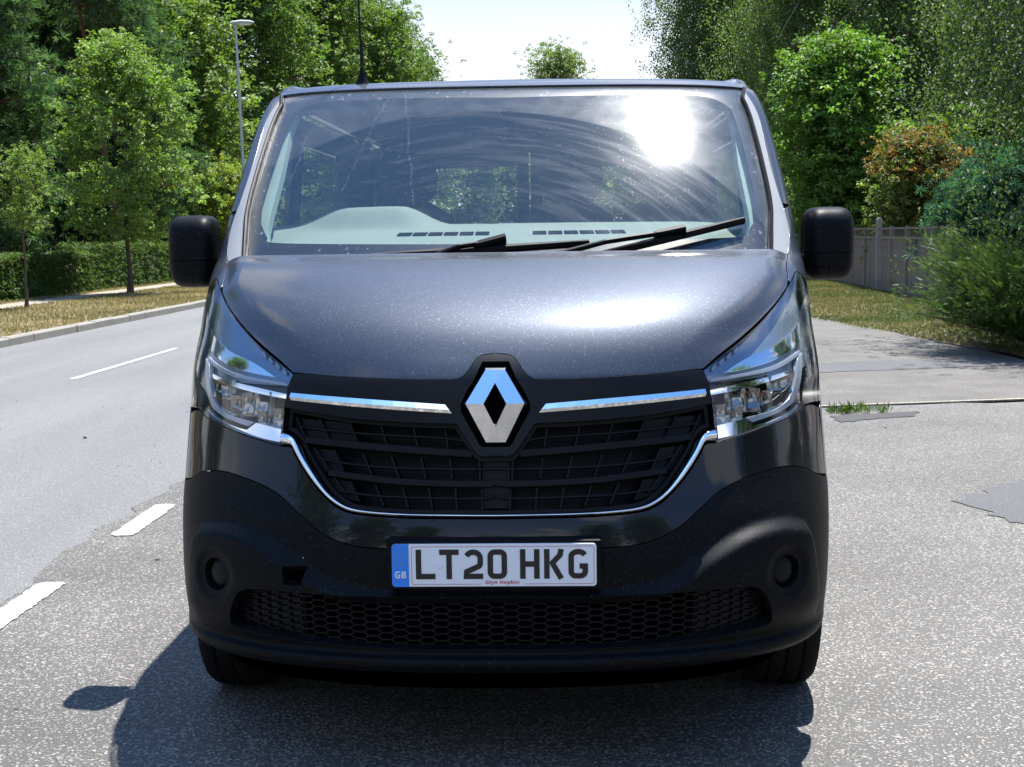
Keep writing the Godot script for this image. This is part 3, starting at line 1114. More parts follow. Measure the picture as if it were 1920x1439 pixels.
func build_van() -> void:
	var van := thing("black_van", "black panel van parked facing the camera with its sun visor empty and windscreen dusty", "van")
	van.set_meta("label", "large dusty black van with a chrome badge, parked facing the camera")
	var fine := Vector2(0.016, 0.16)
	bonnet_edge = PackedVector2Array()
	var edge_line := smooth_line(TRACED.BONNET[1], 2)
	for p in edge_line:
		bonnet_edge.append(Vector2(absf(p.x) * 1.25, p.y * 0.085))
	pod = PackedVector2Array()
	for p in smooth_line(TRACED.POD[0], 3):
		pod.append(Vector2(absf(p.x) * 1.2, section(p.y)[0]))
	pod.append(Vector2(-0.2, section(8.09)[0]))
	pod.append(Vector2(-0.2, 0.30))
	pod.append(Vector2(pod[0].x, 0.30))

	# bonnet, windscreen, roof
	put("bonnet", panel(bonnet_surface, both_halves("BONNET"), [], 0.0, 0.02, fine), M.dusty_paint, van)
	build_windscreen(van)
	var header := PackedVector2Array()
	for k in 41:
		header.append(Vector2(lerpf(-1.79, 1.79, k / 40.0), 28.5))
	for k in 41:
		header.append(Vector2(lerpf(1.79, -1.79, k / 40.0), 30.96))
	var roof := panel(roof_surface, header, [], 0.0, 0.02, Vector2(0.02, 0.12))
	var across := 14
	var first := roof.v.size()
	for k in 61:
		var u := pow(k / 60.0, 1.6) * 1.79
		for j in across + 1:
			var t := 2.0 * j / across - 1.0
			var p := roof_surface(u, 30.955)
			roof.point(Vector3(p.x * t, p.y + 0.012 * (1.0 - t * t) * smoothstep(0.0, 0.6, u), p.z), Vector3(0.02 * t, 1, 0.02).normalized())
	for k in 60:
		for j in across:
			var a := first + k * (across + 1) + j
			roof.quad(a, a + 1, a + across + 2, a + across + 1)
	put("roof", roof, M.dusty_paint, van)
	var aerial := part("aerial", van)
	var base := Shape.new()
	base.lathe([Vector2(0.0, 0.065), Vector2(0.006, 0.062), Vector2(0.011, 0.035), Vector2(0.020, 0.012), Vector2(0.027, 0.0)], 20, Transform3D(Basis(Vector3.RIGHT, -PI / 2 + 0.1), Vector3.ZERO))
	put("aerial_base", base, M.plastic, aerial)
	var rod := Shape.new()
	rod.tube(PackedVector3Array([Vector3(0, 0.05, 0), Vector3(-0.004, 0.16, -0.02), Vector3(-0.007, 0.165, -0.02), Vector3(-0.022, 0.56, -0.07)]), PackedFloat32Array([0.007, 0.006, 0.004, 0.003]), 8)
	put("aerial_rod", rod, M.rubber, aerial)
	aerial.position = Vector3(-0.555, 1.995, -1.78)

	# nose
	put("bumper", panel(body, both_halves("BUMPER"), [], 0.0, 0.012, Vector2(0.014, 0.16)), M.paint, van)
	build_cover(van)
	build_grille(van)
	for side in [-1.0, 1.0]:
		build_headlamp(van, side)
		build_mirror(van, side)
		build_flank(van, side)
	build_plate(van)
	for chip in [[-0.425, 9.42, 0.010, 0.0035], [-0.417, 9.34, 0.006, 0.004], [-0.345, 8.95, 0.003, 0.003], [-0.33, 8.72, 0.004, 0.007]]:
		var at := on(body, PackedVector2Array([Vector2(chip[0], chip[1])]), 0.0012)
		var mark := Shape.new()
		var normal: Vector3 = at[1][0]
		mark.lathe([Vector2(0.0002, 0.0004), Vector2(0.7, 0.0003), Vector2(1.0, -0.0002)], 7, Transform3D(Basis.looking_at(-normal, Vector3.UP) * Basis.from_scale(Vector3(chip[2] * 0.5, chip[3] * 0.5, 1.0)), at[0][0] as Vector3))
		put("paint_chip", mark, M.plate_white, van)
	# what closes the nose behind the panels
	var inner := panel(body, PackedVector2Array([Vector2(-0.93, 0.5), Vector2(0.93, 0.5), Vector2(0.93, 12.5), Vector2(0.7, 20.5), Vector2(0.6, 21.6), Vector2(-0.6, 21.6), Vector2(-0.7, 20.5), Vector2(-0.93, 12.5)]), [], -0.105, 0.0, Vector2(0.05, 0.5))
	put("radiator", inner, M.black, van)
	for side in [-1.0, 1.0]:
		var liner := PackedVector2Array([Vector2(0.62 * side, 9.0), Vector2(0.99 * side, 9.0), Vector2(0.99 * side, 21.5), Vector2(0.62 * side, 21.5)])
		put("wing_liner", panel(body, liner, [], -0.066 if side == 0 else -0.07, 0.0, Vector2(0.05, 0.5)), M.black, van)
		var strip := PackedVector2Array([Vector2(0.72 * side, 9.4), Vector2(0.97 * side, 9.4), Vector2(0.97 * side, 12.6), Vector2(0.72 * side, 12.6)])
		put("bumper_bracket", panel(body, strip, [], -0.014, 0.0, Vector2(0.03, 0.3)), M.black, van)
	var bay := Shape.new()
	bay.box(Vector3(0, 0.70, -0.62), Vector3(1.10, 0.62, 0.60))
	bay.box(Vector3(0, 0.86, -1.16), Vector3(1.50, 0.90, 0.40))
	put("engine_bay_box", bay, M.black, van)  # plain black boxes added to stop sun leaking through the nose
	var scuttle := Shape.new()
	var rows := on(body, PackedVector2Array([Vector2(-0.66, 22.0), Vector2(-0.4, 22.1), Vector2(-0.2, 22.1), Vector2(0, 22.1), Vector2(0.2, 22.1), Vector2(0.4, 22.1), Vector2(0.66, 22.0)]), -0.028)
	scuttle.ribbon(rows[0], rows[1], [0.2, 0.2, 0.2, 0.2, 0.2, 0.2, 0.2], [Vector2(1, 0), Vector2(-1, 0)])
	put("scuttle_panel", scuttle, M.black, van)
	build_wipers(van)
	build_cab(van)
	build_tail(van)
	for side in [-1.0, 1.0]:
		for back in [0.93, 4.03]:
			build_wheel(van, side, back)


func windscreen_outline(grow_by: float) -> PackedVector2Array:
	var side := traced("GLASS_SIDE")
	var half := PackedVector2Array([Vector2(-0.655 - grow_by, 28.32), Vector2(-0.4, 28.38), Vector2(-0.2, 28.4), Vector2(0, 28.4)])
	var p := PackedVector2Array([Vector2(0, 22.15), Vector2(-0.25, 22.13)])
	for q in side:
		p.append(Vector2(q.x - grow_by, maxf(q.y, 22.1)))
	p.append_array(half)
	var out := p.duplicate()
	for k in range(p.size() - 2, 0, -1):
		out.append(Vector2(-p[k].x, p[k].y))
	return out


func build_windscreen(van: Node3D) -> void:
	var outline := windscreen_outline(0.0)
	var cell := Vector2(0.025, 0.18)
	var screen := put("windscreen", panel(screen_surface, outline, [], -0.008, 0.0, cell), M.glass, van)
	var half := traced("CLEAR")
	var window := half.duplicate()
	for k in range(half.size() - 1, -1, -1):
		window.append(Vector2(-half[k].x, half[k].y))
	put("inner_face", panel(screen_surface, window, [], -0.0132, 0.0, cell), M.glass, screen)
	put("black_border", panel(screen_surface, outline, [window], -0.0125, 0.0, cell), M.frit, screen)
	put("dirt_film", panel(screen_surface, outline, [], -0.0072, 0.0, cell), M.film, screen)
	var sensor := Shape.new()
	var at := on(body, PackedVector2Array([Vector2(-0.012, 27.35)]), -0.05)
	sensor.box(at[0][0], Vector3(0.035, 0.03, 0.03))
	put("sensor_box", sensor, M.black, screen)
	var rear_mirror := Shape.new()
	rear_mirror.box(Vector3(0.0, 1.80, -1.53), Vector3(0.03, 0.06, 0.05))
	put("mirror_foot", rear_mirror, M.black, screen)
	for side in [-1.0, 1.0]:
		# moulded trim between the glass and the painted pillar
		var inner := traced("GLASS_SIDE")
		var outer := traced("TRIM_OUT")
		var edge := PackedVector2Array()
		for p in inner:
			edge.append(Vector2(p.x - 0.004, maxf(p.y, 21.99)))
		edge.append(Vector2(-0.660, 28.36))
		for k in range(outer.size() - 1, -1, -1):
			edge.append(Vector2(outer[k].x - 0.002, maxf(outer[k].y, 21.97)))
		if side > 0:
			edge = flip(edge)
		var trim := put("pillar_trim", panel(screen_surface, edge, [], 0.001, 0.014, Vector2(0.01, 0.15)), M.trim, van)
		var lip := PackedVector2Array()
		for p in inner:
			lip.append(Vector2((p.x - 0.010) * -side, maxf(p.y, 22.02)))
		lip.append(Vector2(-0.655 * -side - 0.004 * -side, 28.2))
		if side > 0:
			lip.reverse()
		put("glass_seal", moulding(lip, 0.010, 0.012, 0.016, 0.004, screen_surface), M.plastic, trim)
		# painted pillar beyond it
		var pillar := PackedVector2Array()
		for k in outer.size():
			if outer[k].y > 23.85:
				pillar.append(Vector2(outer[k].x - 0.006, outer[k].y))
		pillar.append(Vector2(-0.664, 28.42))
		pillar.append(Vector2(-1.016, 28.42))
		for v in [27.5, 26.0, 25.0, 24.3]:
			pillar.append(Vector2(-1.016, v))
		pillar.append(Vector2(-1.012, 23.97))
		pillar.append(Vector2(-0.96, 23.94))
		pillar.append(Vector2(-0.8, 23.885))
		if side > 0:
			pillar = flip(pillar)
		put("windscreen_pillar", panel(body, pillar, [], 0.0, 0.02, Vector2(0.02, 0.15)), M.dusty_paint, van)


func build_cover(van: Node3D) -> void:
	var half := traced("COVER_TOP")
	var edge := PackedVector2Array()
	for p in half:
		edge.append(p)
	for k in range(half.size() - 2, -1, -1):
		edge.append(Vector2(-half[k].x, half[k].y))
	for p in [Vector2(0.85, 10.55)]:
		edge.append(p)
	edge.append_array(flanks([Vector2(0.60, 0.655)] + arch(0.93, 0.42, PI * 0.80, PI * 1.0, 5) + [Vector2(0.52, 0.302)], 1.0))
	edge.append(Vector2(0.6, 2.75))
	edge.append(Vector2(0, 2.75))
	edge.append(Vector2(-0.6, 2.75))
	var left := flanks([Vector2(0.60, 0.655)] + arch(0.93, 0.42, PI * 0.80, PI * 1.0, 5) + [Vector2(0.52, 0.302)], -1.0)
	left.reverse()
	edge.append_array(left)
	edge.append(Vector2(-0.85, 10.55))
	var opening := both_halves("LOWGRILLE")
	var hooked := PackedVector2Array()
	for p in rounded(Vector2(0.019, 0.31), 0.010):
		hooked.append(Vector2(-0.3528, 8.40) + p)
	var cover := put("bumper_cover", panel(cover_surface, edge, [opening, hooked, disc(Vector2(-0.545, 8.09), Vector2(0.0375, 0.555)), disc(Vector2(0.545, 8.09), Vector2(0.0375, 0.555))], 0.0, 0.028, Vector2(0.0085, 0.12)), M.plastic, van)
	# lip and air deflector under it
	put("air_deflector", panel(body, PackedVector2Array([Vector2(-0.72, 0.0), Vector2(0.72, 0.0), Vector2(0.72, 2.6), Vector2(-0.72, 2.6)]), [], -0.03, 0.03, Vector2(0.03, 0.3)), M.plastic, van)
	for side in [-1.0, 1.0]:
		put("fog_hollow", panel(body, disc(Vector2(0.545 * side, 8.09), Vector2(0.045, 0.65)), [], -0.002, 0.0, Vector2(0.02, 0.2)), M.plastic, cover)
		var lid := Shape.new()
		var middle := on(body, PackedVector2Array([Vector2(0.546 * side, 8.13)]), 0.010)
		var facing := Basis.looking_at(-(middle[1][0] as Vector3), Vector3.UP)
		var lid_at: Vector3 = middle[0][0]
		lid.lathe([Vector2(0.0005, 0.010), Vector2(0.020, 0.0085), Vector2(0.034, 0.003), Vector2(0.0375, -0.002), Vector2(0.0375, -0.03)], 32, Transform3D(facing, lid_at))
		put("fog_lamp_blank", lid, M.grille, cover)
	var socket := Shape.new()
	var s := on(body, PackedVector2Array([Vector2(-0.3528, 8.40)]), -0.045)
	socket.box(s[0][0], Vector3(0.075, 0.075, 0.01), Basis.looking_at(-s[1][0], Vector3.UP))
	for k in [-1.0, 0.0, 1.0]:
		socket.box(s[0][0] + Vector3(0.018 * k, 0, 0.012), Vector3(0.004, 0.055, 0.03), Basis.looking_at(-s[1][0], Vector3.UP))
	put("towing_eye_socket", socket, M.black, cover)
	# honeycomb in the lower opening: open in the middle, closed at both ends
	var mesh_part := Shape.new()
	var closed := Shape.new()
	var dx := 0.0247
	var dy := 0.222
	for column in range(-42, 43):
		for row in 14:
			var c := Vector2(column * dx, 5.75 + (row + (0.5 if column % 2 else 0.0)) * dy)
			if not Geometry2D.is_point_in_polygon(c, opening):
				continue
			var corner := []
			for q in [Vector2(0.66, 0), Vector2(0.34, 0.5), Vector2(-0.34, 0.5), Vector2(-0.66, 0), Vector2(-0.34, -0.5), Vector2(0.34, -0.5)]:
				corner.append(c + q * Vector2(dx, dy))
			for k in [0, 1, 2]:
				var line := on(body, PackedVector2Array([corner[k], corner[k + 1]]), -0.012)
				mesh_part.ribbon(line[0], line[1], [0.0032, 0.0032], [Vector2(1, -0.014), Vector2(1, 0), Vector2(-1, 0), Vector2(-1, -0.014)])
			if absf(c.x) > 0.36:
				var rim_line := on(body, PackedVector2Array([c]), -0.017)
				closed.lathe([Vector2(0.0005, 0.0), Vector2(0.007, 0.0), Vector2(0.014, -0.004)], 6, Transform3D(Basis.looking_at(-(rim_line[1][0] as Vector3), Vector3.UP), rim_line[0][0] as Vector3))
	var lower := put("lower_grille", mesh_part, M.grille, van)
	lower.set_meta("kind", "stuff")
	put("closed_cells", closed, M.grille, lower)
	for side in [-1.0, 1.0]:
		var ends := PackedVector2Array([Vector2(0.352 * side, 5.9), Vector2(0.53 * side, 5.9), Vector2(0.53 * side, 8.1), Vector2(0.352 * side, 8.1)])
		put("blanking_plate", panel(body, ends, [], -0.020, 0.03, Vector2(0.03, 0.3)), M.grille, lower)


func build_grille(van: Node3D) -> void:
	var mask_edge := both_halves("MASK")
	var recess := PackedVector2Array()
	for p in [Vector2(0.0235, 15.60), Vector2(0.041, 14.55), Vector2(0.0605, 13.64), Vector2(0.0605, 13.42), Vector2(0.029, 12.46), Vector2(0.023, 12.38)]:
		recess.append(p)
	for k in range(recess.size() - 1, -1, -1):
		recess.append(Vector2(-recess[k].x, recess[k].y))
	var mask := put("grille_surround", panel(body, mask_edge, [recess], 0.007, 0.028, Vector2(0.012, 0.14)), M.mask, van)
	put("badge_recess", panel(body, recess, [], -0.012, 0.0, Vector2(0.02, 0.2)), M.black, mask)
	for side in [-1.0, 1.0]:
		# chrome strip: a broad face that looks up and a narrow one that looks down
		var top := []
		var low := []
		var a := smooth_line(TRACED.STRIP[0], 4)
		var b := smooth_line(TRACED.STRIP[2], 4)
		b.reverse()
		var strip := Shape.new()
		var crease := PackedVector2Array()
		for k in a.size():
			crease.append(a[k].lerp(b[k], 0.62))
		var upper := on(body, a, 0.008)[0] as Array
		var middle := on(body, crease, 0.015)[0] as Array
		var lower := on(body, b, 0.008)[0] as Array
		var back_top := on(body, a, -0.002)[0] as Array
		var back_low := on(body, b, -0.002)[0] as Array
		for rows in [upper, middle, lower, back_top, back_low]:
			for k in rows.size():
				rows[k].x *= -side
		var last := a.size() - 1
		for k in last:
			for pair in [[back_top, upper], [upper, middle], [middle, lower], [lower, back_low]]:
				var corner := [pair[1][k], pair[1][k + 1], pair[0][k + 1], pair[0][k]]
				if side > 0:
					corner.reverse()
				strip.face(corner)
		for k in [0, last]:
			var cap := [upper[k], middle[k], lower[k], back_low[k], back_top[k]]
			if (k == 0) == (side > 0):
				cap.reverse()
			strip.face(cap)
		put("chrome_strip", strip, M.chrome, mask)
	# badge: a faceted lozenge, proud along its middle
	var badge := Shape.new()
	var outer := [Vector2(-0.0245, 0.0905), Vector2(0.0255, 0.0905), Vector2(0.076, 0.002), Vector2(0.0255, -0.0975), Vector2(-0.0245, -0.0975), Vector2(-0.076, 0.002)]
	var inner := [Vector2(0, 0.056), Vector2(0.0295, 0.001), Vector2(0, -0.059), Vector2(-0.0295, 0.001)]
	var depth := func(p: Vector2, rise: float) -> Vector3:
		return Vector3(p.x, p.y, rise - 0.26 * absf(p.y) - 0.07 * absf(p.x))
	var facet := func(points: Array) -> void:
		var corner := []
		for p in points:
			corner.append(depth.call(p, 0.026))
		badge.face(corner)
	facet.call([outer[5], inner[3], inner[0], outer[1], outer[0]])
	facet.call([outer[1], inner[0], inner[1], outer[2]])
	facet.call([outer[2], inner[1], inner[2], outer[4], outer[3]])
	facet.call([outer[4], inner[2], inner[3], outer[5]])
	for ring in [[outer, 1.10, false], [inner, 0.80, true]]:
		var count: int = ring[0].size()
		for k in count:
			var p: Vector2 = ring[0][k]
			var q: Vector2 = ring[0][(k + 1) % count]
			var side_face := [depth.call(p, 0.026), depth.call(q, 0.026), depth.call(q * ring[1], 0.008), depth.call(p * ring[1], 0.008)]
			if ring[2]:
				side_face.reverse()
			badge.face(side_face)
	var badge_node := put("badge", badge, M.chrome, van)
	badge_node.position = body(0.0, 13.62) + Vector3(0, 0.002, 0.012)
	badge_node.rotation.x = -0.17
	# chrome trim that runs under the grille
	var trim := Shape.new()
	var edge_in := smooth_line(TRACED.CHROME_IN[0], 5)
	var edge_out := smooth_line(TRACED.CHROME_OUT[0], 6)
	var path := PackedVector2Array()
	var rows := []
	var count := 60
	for k in count * 2 + 1:
		var t := absf(float(k) / count - 1.0)
		var a := along_line(edge_in, 1.0 - t)
		var b := along_line(edge_out, 1.0 - t)
		var row := []
		for j in 6:
			var f := j / 5.0
			var q := a.lerp(b, f)
			if k > count:
				q.x = -q.x
			var n := normal_at(body, q.x, q.y)
			row.append(body(q.x, q.y) + n * (-0.012 + 0.024 * pow(sin(PI * clampf(f * 0.9 + 0.05, 0, 1)), 0.6)))
		rows.append(row)
	var begin := trim.v.size()
	for k in rows.size():
		for j in 6:
			var along: Vector3 = rows[mini(k + 1, rows.size() - 1)][j] - rows[maxi(k - 1, 0)][j]
			var over: Vector3 = rows[k][maxi(j - 1, 0)] - rows[k][mini(j + 1, 5)]
			trim.point(rows[k][j], along.cross(over).normalized())
	for k in rows.size() - 1:
		for j in 5:
			var a := begin + k * 6 + j
			trim.quad(a + 1, a + 7, a + 6, a)
	put("chrome_trim", trim, M.chrome, van)
	# radiator grille: heavy and light bars, slanting posts, closed cells
	var grille := part("radiator_grille", van)
	var opening := both_halves("OPENING")
	var frame := panel(body, opening, [shrunk(opening, 0.010)], -0.016, 0.03, Vector2(0.012, 0.14))
	put("grille_frame", frame, M.grille, grille)
	var back := panel(body, opening, [], -0.085, 0.0, Vector2(0.05, 0.5))
	put("radiator_core", back, M.grille, grille)
	var extend := func(line: PackedVector2Array) -> PackedVector2Array:
		return line
	for called in ["BIGBAR0", "BIGBAR1"]:
		var line := smooth_line(TRACED[called][0], 4)
		if called == "BIGBAR1":
			for k in range(line.size() - 2, -1, -1):
				line.append(Vector2(-line[k].x, line[k].y))
			put("grille_bar", moulding(line, -0.014, 0.017, 0.035), M.grille, grille)
		else:
			put("grille_bar", moulding(line, -0.014, 0.019, 0.035), M.grille, grille)
			put("grille_bar", moulding(flip(line), -0.014, 0.019, 0.035), M.grille, grille)
	for called in ["THIN0", "THIN1", "THIN2"]:
		var line := smooth_line(TRACED[called][0], 4)
		if called != "THIN0":
			for k in range(line.size() - 2, -1, -1):
				line.append(Vector2(-line[k].x, line[k].y))
			put("thin_bar", moulding(line, -0.019, 0.0055, 0.03, 0.001), M.grille, grille)
		else:
			put("thin_bar", moulding(line, -0.019, 0.0055, 0.03, 0.001), M.grille, grille)
			put("thin_bar", moulding(flip(line), -0.019, 0.0055, 0.03, 0.001), M.grille, grille)
	for k in 20:
		var line := smooth_line(TRACED["POST%d" % k][0])
		put("grille_post", moulding(line, -0.020, 0.0055, 0.03, 0.001), M.grille, grille)
		put("grille_post", moulding(flip(line), -0.020, 0.0055, 0.03, 0.001), M.grille, grille)
	# cells that are closed: the outermost of each row and the column in the middle
	for side in [-1.0, 1.0]:
		for pair in [[0, 2], [6, 7], [13, 14]]:
			var a := smooth_line(TRACED["POST%d" % pair[0]][0])
			var b := smooth_line(TRACED["POST%d" % pair[1]][0])
			var cell := PackedVector2Array([a[0] - Vector2(0.03, 0), a[1] - Vector2(0.03, 0), b[1], b[0]])
			if side > 0:
				cell = flip(cell)
			put("closed_cell", panel(body, cell, [], -0.034, 0.0, Vector2(0.03, 0.2)), M.grille, grille)
	put("closed_column", panel(body, PackedVector2Array([Vector2(-0.024, 10.7), Vector2(0.024, 10.7), Vector2(0.024, 12.1), Vector2(-0.024, 12.1)]), [], -0.030, 0.0, Vector2(0.03, 0.2)), M.grille, grille)


func shrunk(p: PackedVector2Array, by: float) -> PackedVector2Array:
	# moves the outline in by so many metres
	var q := PackedVector2Array()
	for k in p:
		q.append(Vector2(k.x * 1.35, k.y * 0.085) * 1000.0)
	var r := Geometry2D.offset_polygon(counter_clockwise(q), -by * 1000.0, Geometry2D.JOIN_MITER)
	var out := PackedVector2Array()
	for k in r[0]:
		out.append(Vector2(k.x / 1350.0, k.y / 85.0))
	return out


func along_line(line: PackedVector2Array, share: float) -> Vector2:
	var total := 0.0
	for k in line.size() - 1:
		total += (line[k] * Vector2(1.3, 0.085)).distance_to(line[k + 1] * Vector2(1.3, 0.085))
	var left := total * clampf(share, 0.0, 1.0)
	for k in line.size() - 1:
		var d := (line[k] * Vector2(1.3, 0.085)).distance_to(line[k + 1] * Vector2(1.3, 0.085))
		if left <= d or k == line.size() - 2:
			return line[k].lerp(line[k + 1], clampf(left / maxf(d, 1e-9), 0, 1))
		left -= d
	return line[line.size() - 1]


func build_headlamp(van: Node3D, side: float) -> void:
	var lamp := part("headlamp", van)
	var outline := traced("LAMP", side)
	var cell := Vector2(0.012, 0.14)
	put("lens", panel(body, outline, [], 0.0, 0.0, cell), M.lens, lamp)
	put("housing", panel(body, outline, [], -0.060, 0.0, cell), M.lamp_back, lamp)
	var rim_line := Shape.new()
	turn_in(rim_line, body, counter_clockwise(outline.duplicate()), -0.001, 0.06, cell, true, 0.002, 0.02)
	put("housing_wall", rim_line, M.lamp_back, lamp)
	# upper bezel behind the lens, the turn lamp's bright bowl, the light guides, the chrome brows and the beam unit
	var bezel := PackedVector2Array()
	for p in outline:
		if p.y > 14.2:
			bezel.append(p)
	put("bezel", panel(body, shrunk(bezel, 0.003), [], -0.036, 0.01, cell), M.bezel, lamp)
	for entry in [["BOWL", "turn_lamp_bowl", -0.030, M.chrome], ["DRL_TOP", "light_guide", -0.022, M.guide], ["DRL_SIDE", "light_guide", -0.020, M.guide], ["BROW", "chrome_brow", -0.026, M.chrome], ["LOWBAR", "chrome_bar", -0.020, M.chrome]]:
		var lift: float = entry[2]
		var piece: String = entry[0]
		var bulge := func(u: float, v: float) -> Vector3:
			return body(u, v)
		put(entry[1], panel(bulge, traced(piece, side), [], lift, 0.014, Vector2(0.008, 0.1)), entry[3], lamp)
	for k in 4:
		var tick := Shape.new()
		var at := on(body, PackedVector2Array([Vector2((0.415 + 0.017 * k) * side, 15.12 + 0.32 * k), Vector2((0.422 + 0.017 * k) * side, 15.42 + 0.32 * k)]), -0.03)
		tick.ribbon(at[0], at[1], [0.007, 0.007], [Vector2(1, -0.003), Vector2(1, 0.002), Vector2(-1, 0.002), Vector2(-1, -0.003)])
		put("bright_rib", tick, M.guide, lamp)
	# beam unit: a row of narrow hollow reflector cups above a dark shade
	var beam := traced("BEAM", side)
	for k in 6:
		var at_u := (0.405 + 0.043 * k) * side
		var cup := func(u: float, v: float) -> Vector3:
			return body(u, v) + outward(u) * (9.0 * pow(u - at_u, 2.0) * 4.0 + 0.003 * sin(v * 9.0 + k))
		var strip := PackedVector2Array([Vector2(at_u - 0.016, 11.5), Vector2(at_u + 0.016, 11.5), Vector2(at_u + 0.016, 13.55 + 0.10 * k), Vector2(at_u - 0.016, 13.55 + 0.10 * k)])
		for piece in Geometry2D.intersect_polygons(scaled(beam, 100.0), scaled(strip, 100.0)):
			put("reflector_cup", panel(cup, scaled(piece, 0.01), [], -0.045, 0.012, Vector2(0.004, 0.12)), M.reflector, lamp)
	var shade := PackedVector2Array()
	for p in beam:
		shade.append(Vector2(p.x, lerpf(p.y, 12.55, 0.0)))
	var lower := []
	var cut := PackedVector2Array([Vector2(0.39 * side, 12.0), Vector2(0.72 * side, 12.0), Vector2(0.72 * side, 14.1), Vector2(0.6 * side, 13.45), Vector2(0.52 * side, 13.05), Vector2(0.39 * side, 12.72)])
	var pieces := Geometry2D.intersect_polygons(scaled(beam, 100.0), scaled(cut, 100.0))
	if pieces.size():
		put("beam_shade", panel(body, scaled(pieces[0], 0.01), [], -0.026, 0.02, Vector2(0.01, 0.12)), M.lamp_back, lamp)


func build_mirror(van: Node3D, side: float) -> void:
	var mirror := part("door_mirror", van)
	var shell := func(a: float, b: float) -> Vector3:
		# a and b run over a rounded square; the front is domed and turns at 1 into a wall that runs back
		var r := pow(pow(absf(a), 4.4) + pow(absf(b), 4.4), 1.0 / 4.4)
		var dome := pow(maxf(1.0 - pow(minf(r, 1.0), 4.5), 0.0), 0.5)
		var k := 1.0 / maxf(r, 1.0)
		return Vector3(a * k * 0.0835, b * k * 0.1205, 0.085 * dome - 0.03 - 0.02 * a * k * side - maxf(r - 1.0, 0.0) * 0.25)
	var whole := PackedVector2Array()
	for k in 72:
		var turn := TAU * k / 72.0
		var d := Vector2(cos(turn), sin(turn))
		whole.append(d / pow(pow(absf(d.x), 4.4) + pow(absf(d.y), 4.4), 1.0 / 4.4) * 1.28)
	var seam := PackedVector2Array([Vector2(-2, -0.225), Vector2(2, -0.225), Vector2(2, 2), Vector2(-2, 2)])
	var upper := scaled(Geometry2D.intersect_polygons(scaled(whole, 100.0), scaled(seam, 100.0))[0], 0.01)
	var under := PackedVector2Array([Vector2(-2, -2), Vector2(2, -2), Vector2(2, -0.245), Vector2(-2, -0.245)])
	var lower := scaled(Geometry2D.intersect_polygons(scaled(whole, 100.0), scaled(under, 100.0))[0], 0.01)
	put("mirror_cap", panel(shell, upper, [], 0.0015, 0.006, Vector2(0.04, 0.04), 0.004, 0.004), M.plastic, mirror)
	var edge := -0.12 * side
	var body_piece := Geometry2D.clip_polygons(scaled(lower, 100.0), scaled(PackedVector2Array([Vector2(-1.5 * side, -0.60), Vector2(edge, -0.60), Vector2(edge, -1.5), Vector2(-1.5 * side, -1.5)]), 100.0))
	put("mirror_shell", panel(shell, scaled(body_piece[0], 0.01), [], 0.0, 0.006, Vector2(0.04, 0.04), 0.004, 0.004), M.plastic, mirror)
	var corner := Geometry2D.intersect_polygons(scaled(lower, 100.0), scaled(PackedVector2Array([Vector2(-1.5 * side, -0.62), Vector2(edge - 0.025 * side, -0.62), Vector2(edge - 0.025 * side, -1.5), Vector2(-1.5 * side, -1.5)]), 100.0))
	put("mirror_foot", panel(shell, scaled(corner[0], 0.01), [], 0.0, 0.006, Vector2(0.04, 0.04), 0.004, 0.004), M.plastic, mirror)
	var rear := Shape.new()
	var around := []
	for k in 40:
		var turn := TAU * k / 40.0
		var d := Vector2(cos(turn), sin(turn))
		var p := d / pow(pow(absf(d.x), 4.4) + pow(absf(d.y), 4.4), 1.0 / 4.4)
		around.append(Vector3(p.x * 0.082, p.y * 0.119, -0.097 - 0.02 * p.x * side))
	for k in 40:
		rear.face([around[(k + 1) % 40], around[k], Vector3(0, 0, -0.097)])
	put("mirror_back", rear, M.plastic, mirror)
	var silvered := slab(rounded(Vector2(0.068, 0.10), 0.02), 0.003)
	var glass := put("mirror_glass", silvered, M.chrome, mirror)
	glass.rotation.y = PI
	glass.position = Vector3(0, 0, -0.112)
	var arm := Shape.new()
	arm.tube(PackedVector3Array([Vector3(-side * 0.045, -0.062, -0.03), Vector3(-side * 0.09, -0.062, -0.045), Vector3(-side * 0.15, -0.07, -0.07)]), PackedFloat32Array([0.036, 0.034, 0.042]), 14)
	put("mirror_arm", arm, M.plastic, mirror)
	mirror.position = Vector3(1.068 * side, 1.388, -1.21)


